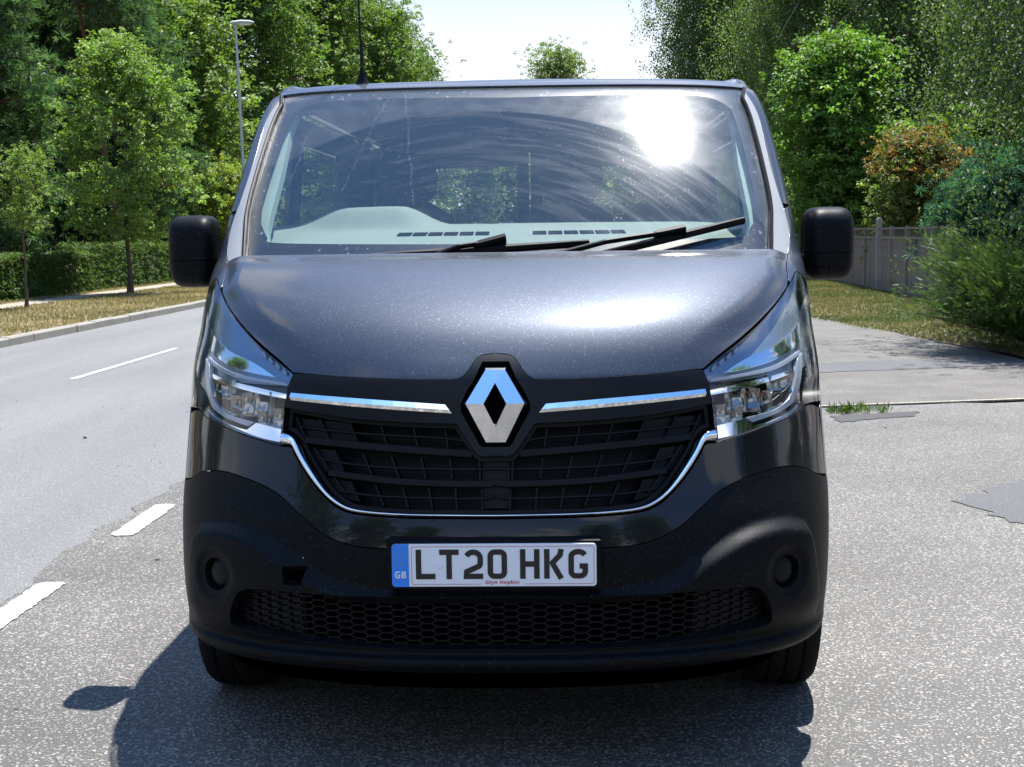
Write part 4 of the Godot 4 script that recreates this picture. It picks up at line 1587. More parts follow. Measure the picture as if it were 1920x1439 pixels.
func build_flank(van: Node3D, side: float) -> void:
	# wing
	var edge := PackedVector2Array()
	var outer := traced("TRIM_OUT")
	for k in outer.size():
		if outer[k].y <= 23.76:
			edge.append(Vector2(outer[k].x - 0.006, maxf(outer[k].y, 21.9)))
	edge.reverse()
	edge.append(Vector2(-0.638, 21.86))
	var bonnet_side := smooth_line(TRACED.BONNET[1], 5)
	for p in bonnet_side:
		if p.y > 19.4 and p.y < 21.8:
			edge.append(p - Vector2(0.006, 0))
	for p in [Vector2(-0.638, 19.45), Vector2(-0.654, 19.78), Vector2(-0.671, 20.1)]:
		edge.append(p)
	var lamp := traced("LAMP")
	var outline := smooth_line(TRACED.LAMP[3], 5)
	for k in range(outline.size() - 1, -1, -1):
		edge.append(outline[k] + Vector2(-0.004, 0.05 if k > 28 else 0.0))
	edge.append(Vector2(-0.826, 12.78))
	edge.append(Vector2(-0.826, 10.75))
	for p in [Vector2(0.60, 0.672)] + arch(0.93, 0.41, PI * 0.80, 0.52, 14) + [Vector2(1.275, 0.36)]:
		edge.append(flank(p.x, p.y, -1.0))
	edge.append(flank(1.275, 0.8, -1.0))
	edge.append(flank(1.275, 1.30, -1.0))
	edge.append(Vector2(-1.012, 23.6))
	edge.append(Vector2(-0.96, 23.9))
	edge.append(Vector2(-0.8, 23.85))
	if side > 0:
		edge = flip(edge)
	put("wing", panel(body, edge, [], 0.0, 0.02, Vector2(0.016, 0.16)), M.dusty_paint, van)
	# front door with its window
	var door_edge := PackedVector2Array()
	for p in [Vector2(1.285, 0.36), Vector2(1.285, 0.8), Vector2(1.285, 1.3)]:
		door_edge.append(flank(p.x, p.y, -1.0))
	for p in [Vector2(-1.018, 23.6), Vector2(-1.022, 25), Vector2(-1.022, 27), Vector2(-1.022, 28.4)]:
		door_edge.append(p)
	for p in [Vector2(2.38, 1.93), Vector2(2.38, 1.3), Vector2(2.38, 0.8), Vector2(2.38, 0.36)]:
		door_edge.append(flank(p.x, p.y, -1.0))
	var window := PackedVector2Array([Vector2(-1.045, 22.6), Vector2(-1.045, 24.0), Vector2(-1.05, 27.6)])
	for p in [Vector2(2.28, 1.84), Vector2(2.30, 1.36)]:
		window.append(flank(p.x, p.y, -1.0))
	if side > 0:
		door_edge = flip(door_edge)
		window = flip(window)
	var door := put("door", panel(body, door_edge, [window], 0.0, 0.02, Vector2(0.03, 0.3)), M.paint, van)
	put("window", panel(body, window, [], -0.010, 0.0, Vector2(0.05, 0.5)), M.glass, door)
	var handle := Shape.new()
	handle.box(Vector3(0.955 * side, 1.12, -2.18), Vector3(0.03, 0.04, 0.18))
	put("handle", handle, M.plastic, door)
	# load side with its window
	var long_edge := PackedVector2Array()
	for p in [Vector2(2.39, 0.36), Vector2(2.39, 0.8), Vector2(2.39, 1.3), Vector2(2.39, 1.93)]:
		long_edge.append(flank(p.x, p.y, -1.0))
	for p in [Vector2(3.4, 1.93), Vector2(4.94, 1.93), Vector2(4.94, 1.3), Vector2(4.94, 0.5)] + arch(4.03, 0.40, 0.4, PI - 0.1, 14) + [Vector2(3.6, 0.36)]:
		long_edge.append(flank(p.x, p.y, -1.0))
	var cargo_window := PackedVector2Array()
	for p in [Vector2(2.52, 1.38), Vector2(2.52, 1.82), Vector2(3.5, 1.82), Vector2(3.5, 1.38)]:
		cargo_window.append(flank(p.x, p.y, -1.0))
	if side > 0:
		long_edge = flip(long_edge)
		cargo_window = flip(cargo_window)
	var long := put("side_panel", panel(body, long_edge, [cargo_window], 0.0, 0.02, Vector2(0.04, 0.35)), M.paint, van)
	put("window", panel(body, cargo_window, [], -0.010, 0.0, Vector2(0.06, 0.6)), M.glass, long)


func build_wheel(van: Node3D, side: float, back: float) -> void:
	var wheel := part("wheel", van)
	var place := Transform3D(Basis(Vector3.UP, side * PI / 2), Vector3.ZERO)
	var tyre := Shape.new()
	var profile := [Vector2(0.205, 0.085), Vector2(0.235, 0.098), Vector2(0.285, 0.106), Vector2(0.318, 0.098), Vector2(0.331, 0.080)]
	for k in 3:
		var y := 0.05 - k * 0.05
		profile.append_array([Vector2(0.3345, y + 0.004), Vector2(0.327, y + 0.002), Vector2(0.327, y - 0.004), Vector2(0.3345, y - 0.006)])
	profile.append_array([Vector2(0.331, -0.080), Vector2(0.318, -0.098), Vector2(0.285, -0.106), Vector2(0.235, -0.098), Vector2(0.205, -0.085)])
	tyre.lathe(profile, 56, place)
	put("tyre", tyre, M.tyre, wheel)
	var rim := Shape.new()
	rim.lathe([Vector2(0.001, 0.070), Vector2(0.05, 0.072), Vector2(0.07, 0.055), Vector2(0.15, 0.05), Vector2(0.18, 0.072), Vector2(0.207, 0.088), Vector2(0.207, -0.085), Vector2(0.17, -0.05), Vector2(0.001, -0.04)], 40, place)
	put("rim", rim, M.silver, wheel)
	for k in 5:
		var nut := Shape.new()
		var turn := TAU * k / 5
		nut.lathe([Vector2(0.001, 0.075), Vector2(0.010, 0.075), Vector2(0.012, 0.05)], 6, place * Transform3D(Basis.IDENTITY, Vector3(cos(turn) * 0.085, sin(turn) * 0.085, 0)))
		put("wheel_nut", nut, M.silver, wheel)
	wheel.position = Vector3(side * 0.845, 0.333, -back)


func build_tail(van: Node3D) -> void:
	var rear := func(x: float, y: float) -> Vector3:
		return Vector3(x, y, -4.955 - 0.03 * (1.0 - pow(absf(x) / 0.95, 2.0)) + 0.05 * smoothstep(1.2, 1.95, y))
	for side in [-1.0, 1.0]:
		var leaf := PackedVector2Array([Vector2(0.006, 0.42), Vector2(0.93, 0.42), Vector2(0.945, 0.9), Vector2(0.945, 1.35), Vector2(0.90, 1.80), Vector2(0.86, 1.93), Vector2(0.006, 1.97)])
		var window := PackedVector2Array([Vector2(0.075, 1.36), Vector2(0.80, 1.36), Vector2(0.78, 1.82), Vector2(0.075, 1.84)])
		if side < 0:
			leaf = flip(leaf)
			window = flip(window)
		var door := put("rear_door", panel(rear, leaf, [window], 0.0, 0.03, Vector2(0.08, 0.08), 0.004, 0.004), M.paint, van)
		put("window", panel(rear, window, [], -0.01, 0.0, Vector2(0.2, 0.2), 0.004, 0.004), M.glass, door)
		var red := Shape.new()
		red.box(Vector3(0.90 * side, 1.15, -4.97), Vector3(0.08, 0.5, 0.06))
		put("tail_lamp", red, M.plate_red, van)
	var rear_bumper := Shape.new()
	rear_bumper.ribbon([Vector3(-0.93, 0.42, -4.85), Vector3(-0.88, 0.42, -4.98), Vector3(0.88, 0.42, -4.98), Vector3(0.93, 0.42, -4.85)], [Vector3.UP, Vector3.UP, Vector3.UP, Vector3.UP], [0.1, 0.12, 0.12, 0.1], [Vector2(1, -0.12), Vector2(1, 0.06), Vector2(-1, 0.06), Vector2(-1, -0.12)])
	put("rear_bumper", rear_bumper, M.plastic, van)
	var under := Shape.new()
	under.box(Vector3(0, 0.36, -2.75), Vector3(1.5, 0.16, 4.3))
	put("underbody", under, M.black, van)
	var cargo_floor := Shape.new()
	cargo_floor.box(Vector3(0, 0.50, -3.1), Vector3(1.80, 0.06, 3.7))
	put("floor", cargo_floor, M.black, van)
	var lining := Shape.new()
	lining.box(Vector3(0, 1.92, -3.35), Vector3(1.5, 0.02, 3.0))
	put("headlining", lining, M.lining, van)


func build_cab(van: Node3D) -> void:
	# dashboard: a shelf under the glass with a hood over the dials on the driver's side
	var hump := func(x: float, t: float) -> Vector3:
		var along := smoothstep(0.0, 1.0, t)
		var rise := smoothstep(-0.80, -0.56, x) * (1.0 - smoothstep(-0.38, -0.20, x)) * 0.064
		var edge := maxf(0.0, 1.0 - pow(absf(x) / 0.86, 6.0))
		var z := -0.925 - 0.16 * pow(absf(x) / 0.85, 2.4) - t * 0.50
		return Vector3(x, 1.398 + 0.074 * along + rise * smoothstep(0.62, 0.92, t) - 0.10 * smoothstep(0.96, 1.15, t), z)
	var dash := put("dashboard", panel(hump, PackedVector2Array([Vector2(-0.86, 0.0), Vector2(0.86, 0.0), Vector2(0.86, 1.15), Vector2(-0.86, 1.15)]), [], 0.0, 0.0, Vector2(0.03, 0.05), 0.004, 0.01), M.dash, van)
	var front := Shape.new()
	front.box(Vector3(0, 1.05, -1.50), Vector3(1.7, 0.50, 0.16))
	put("dashboard_face", front, M.dash_dark, dash)
	for run in [-1, 1]:
		for k in 6:
			var x: float = (-0.085 if run < 0 else 0.105) + run * 0.0 + run * k * 0.052
			var slot := Shape.new()
			var t := 0.50
			var a: Vector3 = hump.call(x - 0.0225, t)
			var b: Vector3 = hump.call(x + 0.0225, t)
			slot.ribbon([a, b], [Vector3(0, 0.98, 0.2), Vector3(0, 0.98, 0.2)], [0.042, 0.042], [Vector2(1, 0.0), Vector2(1, 0.004), Vector2(-1, 0.004), Vector2(-1, 0.0)])
			put("vent_slot", slot, M.black, dash)
	for x in [-0.76, 0.74]:
		var speaker := Shape.new()
		var path := PackedVector3Array()
		for k in 21:
			var turn := PI * k / 20.0
			path.append(Vector3(x + cos(turn) * 0.085, 1.405 + sin(turn) * 0.03, -1.30 - sin(turn) * 0.05))
		var radii := PackedFloat32Array()
		radii.resize(path.size())
		radii.fill(0.006)
		speaker.tube(path, radii, 6)
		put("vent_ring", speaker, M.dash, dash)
	# inner trim of the windscreen pillars
	for side in [-1.0, 1.0]:
		var liner := PackedVector2Array([Vector2(0.50, 22.4), Vector2(0.60, 22.4), Vector2(0.655, 28.2), Vector2(0.575, 28.2), Vector2(0.545, 25.5), Vector2(0.545, 23.6)])
		if side < 0:
			liner = flip(liner)
		put("pillar_lining", panel(body, liner, [], -0.045, 0.03, Vector2(0.02, 0.3)), M.pillar_trim, van)
	var top := PackedVector2Array([Vector2(-0.64, 27.75), Vector2(0.64, 27.75), Vector2(0.66, 28.4), Vector2(-0.66, 28.4)])
	put("header_lining", panel(body, top, [], -0.045, 0.02, Vector2(0.04, 0.3)), M.lining, van)
	# steering wheel on the left as seen from the front
	var wheel := Shape.new()
	var ring := PackedVector3Array()
	var radii := PackedFloat32Array()
	for k in 37:
		var turn := TAU * k / 36
		ring.append(Vector3(cos(turn) * 0.19, sin(turn) * 0.19, 0))
		radii.append(0.015)
	wheel.tube(ring, radii, 8, false)
	for turn in [-0.3, PI + 0.3, -PI / 2]:
		wheel.tube(PackedVector3Array([Vector3.ZERO, Vector3(cos(turn), sin(turn), 0) * 0.185]), PackedFloat32Array([0.03, 0.018]), 8)
	var steering := put("steering_wheel", wheel, M.dash_dark, van)
	steering.position = Vector3(-0.44, 1.28, -1.72)
	steering.rotation.x = 0.9
	# three seats
	for x in [-0.46, 0.22, 0.60]:
		var seat := part("seat", van)
		var wide := 0.50 if x < 0.0 else 0.42
		var back := Shape.new()
		back.tube(PackedVector3Array([Vector3(0, 0.0, 0.0), Vector3(0, 0.10, 0.0), Vector3(0, 0.45, -0.07), Vector3(0, 0.60, -0.11), Vector3(0, 0.66, -0.13)]), PackedFloat32Array([wide * 0.46, wide * 0.5, wide * 0.48, wide * 0.40, wide * 0.2]), 20)
		var flat := put("backrest", back, M.seat, seat)
		flat.scale = Vector3(1, 1, 0.36)
		flat.position = Vector3(0, 0.35, -0.22)
		var head := Shape.new()
		head.tube(PackedVector3Array([Vector3(0, 0.0, 0), Vector3(0, 0.03, 0), Vector3(0, 0.10, 0), Vector3(0, 0.17, 0), Vector3(0, 0.20, 0)]), PackedFloat32Array([0.09, 0.125, 0.135, 0.12, 0.06]), 20)
		var rest := put("headrest", head, M.seat, seat)
		rest.scale = Vector3(1, 1, 0.45)
		rest.position = Vector3(0, 1.02, -0.28)
		for s in [-0.05, 0.05]:
			var stem := Shape.new()
			stem.tube(PackedVector3Array([Vector3(s, 0.92, -0.28), Vector3(s, 1.05, -0.28)]), PackedFloat32Array([0.007, 0.007]), 8)
			put("headrest_stem", stem, M.silver, seat)
		var cushion := Shape.new()
		cushion.box(Vector3(0, 0.27, 0.02), Vector3(wide, 0.18, 0.5))
		put("cushion", cushion, M.seat, seat)
		seat.position = Vector3(x, 0.55, -2.05)


func build_wipers(van: Node3D) -> void:
	var lay := func(x: float, v: float, lift: float) -> Vector3:
		var u := 0.0
		var low := -0.7
		var high := 0.7
		for k in 30:
			u = (low + high) * 0.5
			if body(u, v).x < x:
				low = u
			else:
				high = u
		return screen_surface(u, v) + normal_at(screen_surface, u, v) * lift
	# each: blade ends, pivot, where the arm meets the blade
	for w in [[Vector2(-0.405, 22.14), Vector2(0.262, 22.50), Vector2(-0.26, 21.95), Vector2(-0.04, 22.42)], [Vector2(0.30, 22.12), Vector2(0.755, 23.22), Vector2(0.06, 21.85), Vector2(0.515, 22.68)]]:
		var wiper := part("wiper", van)
		var blade := Shape.new()
		var path := []
		var ups := []
		var wides := []
		for k in 13:
			var t := k / 12.0
			var p: Vector2 = w[0].lerp(w[1], t)
			path.append(lay.call(p.x, p.y, 0.016))
			ups.append(Vector3(0, 0.8, 0.6))
			wides.append(0.022 * (0.7 + 0.6 * sin(PI * clampf(t, 0.08, 0.92))))
		blade.ribbon(path, ups, wides, [Vector2(0.3, -0.016), Vector2(0.5, -0.004), Vector2(1, 0.0), Vector2(0.5, 0.009), Vector2(-0.6, 0.012), Vector2(-1, 0.0), Vector2(-0.3, -0.004), Vector2(-0.25, -0.016)])
		put("blade", blade, M.rubber, wiper)
		var arm := Shape.new()
		var from: Vector3 = lay.call(w[2].x, w[2].y, 0.02)
		var to: Vector3 = lay.call(w[3].x, w[3].y, 0.036)
		var bend := from.lerp(to, 0.55) + Vector3(0, 0.012, 0.008)
		arm.ribbon([from, bend, to], [Vector3(0, 0.8, 0.6), Vector3(0, 0.8, 0.6), Vector3(0, 0.8, 0.6)], [0.022, 0.012, 0.010], [Vector2(1, -0.008), Vector2(1, 0.0), Vector2(0.5, 0.006), Vector2(-0.5, 0.006), Vector2(-1, 0.0), Vector2(-1, -0.008)])
		put("arm", arm, M.plastic, wiper)
		var joint := Shape.new()
		var along := (to - from).normalized()
		joint.ribbon([to - along * 0.055, to - along * 0.035, to + along * 0.045], [Vector3(0, 0.8, 0.6), Vector3(0, 0.8, 0.6), Vector3(0, 0.8, 0.6)], [0.016, 0.024, 0.024], [Vector2(1, -0.022), Vector2(1, 0.004), Vector2(0.6, 0.012), Vector2(-0.6, 0.012), Vector2(-1, 0.004), Vector2(-1, -0.022)])
		put("joint", joint, M.plastic, wiper)


func stroke(out: Shape, path: Array, wide: float, high: float) -> void:
	# a flat letter stroke along a line, mitred where it bends, its face at height high
	var a := []
	var b := []
	for k in path.size():
		var before: Vector2 = (path[k] - path[maxi(k - 1, 0)]).normalized() if k > 0 else (path[1] - path[0]).normalized()
		var after: Vector2 = (path[k + 1] - path[k]).normalized() if k < path.size() - 1 else before
		if path[0].distance_to(path[path.size() - 1]) < 1e-6 and (k == 0 or k == path.size() - 1):
			before = (path[path.size() - 1] - path[path.size() - 2]).normalized()
			after = (path[1] - path[0]).normalized()
		var across := (before.orthogonal() + after.orthogonal()).normalized()
		across *= wide * 0.5 / maxf(across.dot(before.orthogonal()), 0.3)
		a.append(path[k] + across)
		b.append(path[k] - across)
	for k in path.size() - 1:
		for lane in [[a, b]]:
			var q := [lane[0][k], lane[1][k], lane[1][k + 1], lane[0][k + 1]]
			var area: float = (q[1] - q[0]).cross(q[2] - q[0])
			if area < 0:
				q.reverse()
			out.face([Vector3(q[0].x, q[0].y, high), Vector3(q[1].x, q[1].y, high), Vector3(q[2].x, q[2].y, high), Vector3(q[3].x, q[3].y, high)])


func bow(middle: Vector2, radius: Vector2, from: float, to: float, steps := 7) -> Array:
	var p := []
	for k in steps + 1:
		var turn := deg_to_rad(lerpf(from, to, float(k) / steps))
		p.append(middle + Vector2(cos(turn), sin(turn)) * radius)
	return p


func build_plate(van: Node3D) -> void:
	var plate := part("number_plate", van)
	plate.position = Vector3(-0.004, 0.598, 0.014)
	plate.rotation.x = 0.0
	var holder := put("plate_holder", slab(rounded(Vector2(0.274, 0.064), 0.006), 0.07, 0.003), M.plastic, plate)
	var base := put("white_plate", slab(rounded(Vector2(0.26, 0.0553), 0.009), 0.004, 0.0006), M.plate_white, plate)
	base.position.z = 0.005
	var z := 0.0056
	var band := PackedVector2Array()
	for p in rounded(Vector2(0.26, 0.0553), 0.009):
		band.append(Vector2(minf(p.x, -0.2165), p.y))
	var clean := PackedVector2Array()
	for p in band:
		if clean.is_empty() or clean[clean.size() - 1].distance_to(p) > 1e-4:
			clean.append(p)
	var blue := put("blue_band", slab(clean, 0.0008), M.plate_blue, plate)
	blue.position.z = z
	for k in 12:
		var star := PackedVector2Array()
		for j in 10:
			var r := 0.0019 if j % 2 == 0 else 0.0008
			star.append(Vector2(sin(TAU * j / 10.0), cos(TAU * j / 10.0)) * r)
		var o := put("star", slab(star, 0.0004), M.star, plate)
		o.position = Vector3(-0.2390 + sin(TAU * k / 12.0) * 0.0150, 0.0160 + cos(TAU * k / 12.0) * 0.0150, z + 0.0005)
	# the seven characters: lines through the middle of each stroke, in millimetres from the plate's centre
	var w := 0.0140
	var top := 0.0408 - w / 2
	var low := -0.0357 + w / 2
	var mid := (top + low) / 2
	var half := 0.0248 - w / 2
	var glyphs := [
		["L", -0.1740, [[Vector2(-half, top + w / 2), Vector2(-half, low), Vector2(half + w / 2, low)]]],
		["T", -0.1140, [[Vector2(-half - w / 2, top), Vector2(half + w / 2, top)], [Vector2(0, top - w / 2), Vector2(0, low - w / 2)]]],
		["2", -0.0525, [bow(Vector2(0, top - 0.0155), Vector2(half, 0.0155), 160, 0, 9) + [Vector2(half, mid + 0.004)] + bow(Vector2(half - 0.012, mid + 0.002), Vector2(0.012, 0.010), 0, -50, 4) + [Vector2(-half + 0.001, low + 0.012), Vector2(-half, low), Vector2(half + w / 2, low)]]],
		["0", 0.0085, [bow(Vector2(half - 0.011, top - 0.011), Vector2(0.011, 0.011), 90, 0, 5) + bow(Vector2(half - 0.011, low + 0.011), Vector2(0.011, 0.011), 0, -90, 5) + bow(Vector2(-half + 0.011, low + 0.011), Vector2(0.011, 0.011), 270, 180, 5) + bow(Vector2(-half + 0.011, top - 0.011), Vector2(0.011, 0.011), 180, 90, 5) + [Vector2(half - 0.011, top)]]],
		["H", 0.0910, [[Vector2(-half, top + w / 2), Vector2(-half, low - w / 2)], [Vector2(half, top + w / 2), Vector2(half, low - w / 2)], [Vector2(-half + w / 2, mid), Vector2(half - w / 2, mid)]]],
		["K", 0.1520, [[Vector2(-half, top + w / 2), Vector2(-half, low - w / 2)], [Vector2(half + 0.0005, top + w / 2), Vector2(half - 0.002, top - 0.008), Vector2(-half + w / 2 + 0.003, mid - 0.002)], [Vector2(-half + w / 2 + 0.007, mid + 0.002), Vector2(half + 0.001, low - w / 2)]]],
		["G", 0.2135, [bow(Vector2(0, top - 0.013), Vector2(half, 0.013), 20, 180, 9) + bow(Vector2(-half + 0.012, low + 0.012), Vector2(0.012, 0.012), 180, 270, 5) + bow(Vector2(half - 0.012, low + 0.012), Vector2(0.012, 0.012), -90, 0, 5) + [Vector2(half, mid - 0.006), Vector2(0.0035, mid - 0.006)]]],
	]
	for g in glyphs:
		var letter := Shape.new()
		var n := 0
		for path in g[2]:
			stroke(letter, path, w, z + 0.0006 + 0.00012 * n)
			n += 1
		var o := put("character", letter, M.plate_black, plate)
		o.position.x = g[1]
		o.position.y = 0.0
	# red line round the plate, open where the dealer's name stands
	var line := Shape.new()
	stroke(line, [Vector2(-0.0320, -0.0490)] + bow(Vector2(-0.2050, -0.0450), Vector2(0.0045, 0.0040), 270, 180, 4) + bow(Vector2(-0.2050, 0.0440), Vector2(0.0045, 0.0040), 180, 90, 4) + bow(Vector2(0.2490, 0.0440), Vector2(0.0045, 0.0040), 90, 0, 4) + bow(Vector2(0.2490, -0.0450), Vector2(0.0045, 0.0040), 0, -90, 4) + [Vector2(0.0745, -0.0490)], 0.0011, z + 0.0003)
	put("red_line", line, M.plate_red, plate)
	lettering("Glyn Hopkin", 0.0118, M.plate_red, plate, Vector3(0.0205, -0.0445, z + 0.0004), 0.0860, true)
	lettering("GB", 0.0245, M.plate_white, plate, Vector3(-0.2385, -0.0245, z + 0.0006), 0.0285, true)
	for x in [-0.1370, 0.1330]:
		var cap := Shape.new()
		cap.lathe([Vector2(0.0003, 0.0022), Vector2(0.004, 0.0018), Vector2(0.0062, 0.0)], 20, Transform3D(Basis.IDENTITY, Vector3(x, -0.003, z + (0.0002 if x < 0 else 0.0009))))
		put("screw_cap", cap, M.plate_white if x < 0 else M.plate_black, plate)
	holder.position.z = 0.0015


func lettering(words: String, high: float, material: Material, parent: Node, at: Vector3, wide: float, bold: bool) -> void:
	var font := SystemFont.new()
	font.font_names = PackedStringArray(["Droid Sans"])
	font.font_weight = 700 if bold else 400
	var text := TextMesh.new()
	text.text = words
	text.font = font
	text.font_size = 64
	text.pixel_size = high / 64.0
	text.depth = 0.0003
	text.curve_step = 2.0
	var o := MeshInstance3D.new()
	o.name = "lettering"
	o.mesh = text
	o.material_override = material
	parent.add_child(o, true)
	var box := text.get_aabb()
	if box.size.x > 0:
		o.scale = Vector3(wide / box.size.x, 1, 1)
	o.position = at


# ------------------------------------------------------------------ plants
func leaf_mesh(kind: String) -> ArrayMesh:
	var s := Shape.new()
	var r := RandomNumberGenerator.new()
	r.seed = 3
	var leaf := func(at: Vector3, along: Vector3, up: Vector3, long: float, wide: float) -> void:
		var side := along.cross(up).normalized()
		up = side.cross(along).normalized()
		s.tint = Color.from_hsv(0, 0, r.randf_range(0.75, 1.1))
		var tip := at + along * long - up * long * 0.18
		var ridge := at + along * long * 0.5
		var a := ridge + side * wide * 0.5 + up * wide * 0.16
		var b := ridge - side * wide * 0.5 + up * wide * 0.16
		var na := (side * -0.4 + up).normalized()
		var nb := (side * 0.4 + up).normalized()
		for tr in [[at, a, tip, na], [at, tip, b, nb]]:
			var i0 := s.point(tr[0], (up + tr[3]).normalized())
			var i1 := s.point(tr[1], tr[3])
			var i2 := s.point(tr[2], (up + tr[3]).normalized())
			s.tri(i0, i1, i2)
	if kind == "broad":
		for k in 9:
			var turn := k * 2.4
			var out := Vector3(cos(turn), r.randf_range(-0.9, 0.5), sin(turn)).normalized()
			leaf.call(Vector3(cos(turn) * 0.1, k * 0.06 - 0.25, sin(turn) * 0.1), out, Vector3(r.randf_range(-0.8, 0.8), 1, r.randf_range(-0.8, 0.8)), r.randf_range(0.35, 0.55), r.randf_range(0.2, 0.3))
	elif kind == "birch":
		for k in 11:
			var turn := k * 2.4
			var out := Vector3(cos(turn), -0.9, sin(turn)).normalized()
			leaf.call(Vector3(cos(turn) * 0.10, 0.5 - k * 0.13, sin(turn) * 0.10), out, Vector3(cos(turn), 0.5, sin(turn)), r.randf_range(0.17, 0.26), r.randf_range(0.14, 0.20))
	elif kind == "needles":
		for k in 22:
			var out := Vector3(r.randf_range(-1, 1), r.randf_range(-0.4, 1), r.randf_range(-1, 1)).normalized()
			leaf.call(out * 0.04, out, Vector3.UP if absf(out.y) < 0.9 else Vector3.RIGHT, r.randf_range(0.4, 0.6), 0.045)
	elif kind == "spray":
		for k in 13:
			var t := k / 12.0
			var out := Vector3((-1 if k % 2 else 1) * (1.0 - 0.5 * t), 0.25, 1.1).normalized()
			leaf.call(Vector3(0, 0.04 * t, t * 0.8), out, Vector3.UP, 0.34 * (1.05 - 0.6 * t), 0.05)
	elif kind == "blade":
		for k in 5:
			var turn := k * 1.9
			var lean := Vector3(cos(turn) * 0.35, 1, sin(turn) * 0.35).normalized()
			leaf.call(Vector3(cos(turn) * 0.12, 0, sin(turn) * 0.12), lean, Vector3(cos(turn), 0, sin(turn)), r.randf_range(0.6, 1.1), 0.07)
	return s.mesh()


var leaf_meshes := {}
func foliage(called: String, parent: Node, kind: String, material: Material, copies: Array, tint: Color, spread: float, tint_other := Color(-1, 0, 0)) -> MultiMeshInstance3D:
	# copies: [place, size, along or ZERO]
	if not leaf_meshes.has(kind):
		leaf_meshes[kind] = leaf_mesh(kind)
	var many := MultiMesh.new()
	many.transform_format = MultiMesh.TRANSFORM_3D
	many.use_colors = true
	many.mesh = leaf_meshes[kind]
	many.instance_count = copies.size()
	var buffer := PackedFloat32Array()
	buffer.resize(copies.size() * 16)
	var at := 0
	for c in copies:
		var basis: Basis
		if c[2] == Vector3.ZERO:
			basis = Basis(Vector3.UP, rng.randf() * TAU) * Basis(Vector3.RIGHT, rng.randf_range(-1.1, 1.1))
		else:
			basis = Basis.looking_at(-c[2], Vector3.UP) * Basis(Vector3.BACK, rng.randf() * TAU)
		basis = basis.scaled(Vector3.ONE * c[1])
		var p: Vector3 = c[0]
		var tone := rng.randf_range(1.0 - spread, 1.0 + spread)
		var color := tint * tone
		if tint_other.r >= 0.0 and c.size() > 3:
			color = tint.lerp(tint_other, c[3]) * tone
		for row in 3:
			buffer[at + row * 4] = basis.x[row]
			buffer[at + row * 4 + 1] = basis.y[row]
			buffer[at + row * 4 + 2] = basis.z[row]
			buffer[at + row * 4 + 3] = p[row]
		buffer[at + 12] = color.r * rng.randf_range(0.88, 1.12)
		buffer[at + 13] = color.g
		buffer[at + 14] = color.b
		buffer[at + 15] = 1.0
		at += 16
	many.buffer = buffer
	var o := MultiMeshInstance3D.new()
	o.name = called
	o.multimesh = many
	o.material_override = material
	o.set_meta("kind", "stuff")
	parent.add_child(o, true)
	return o


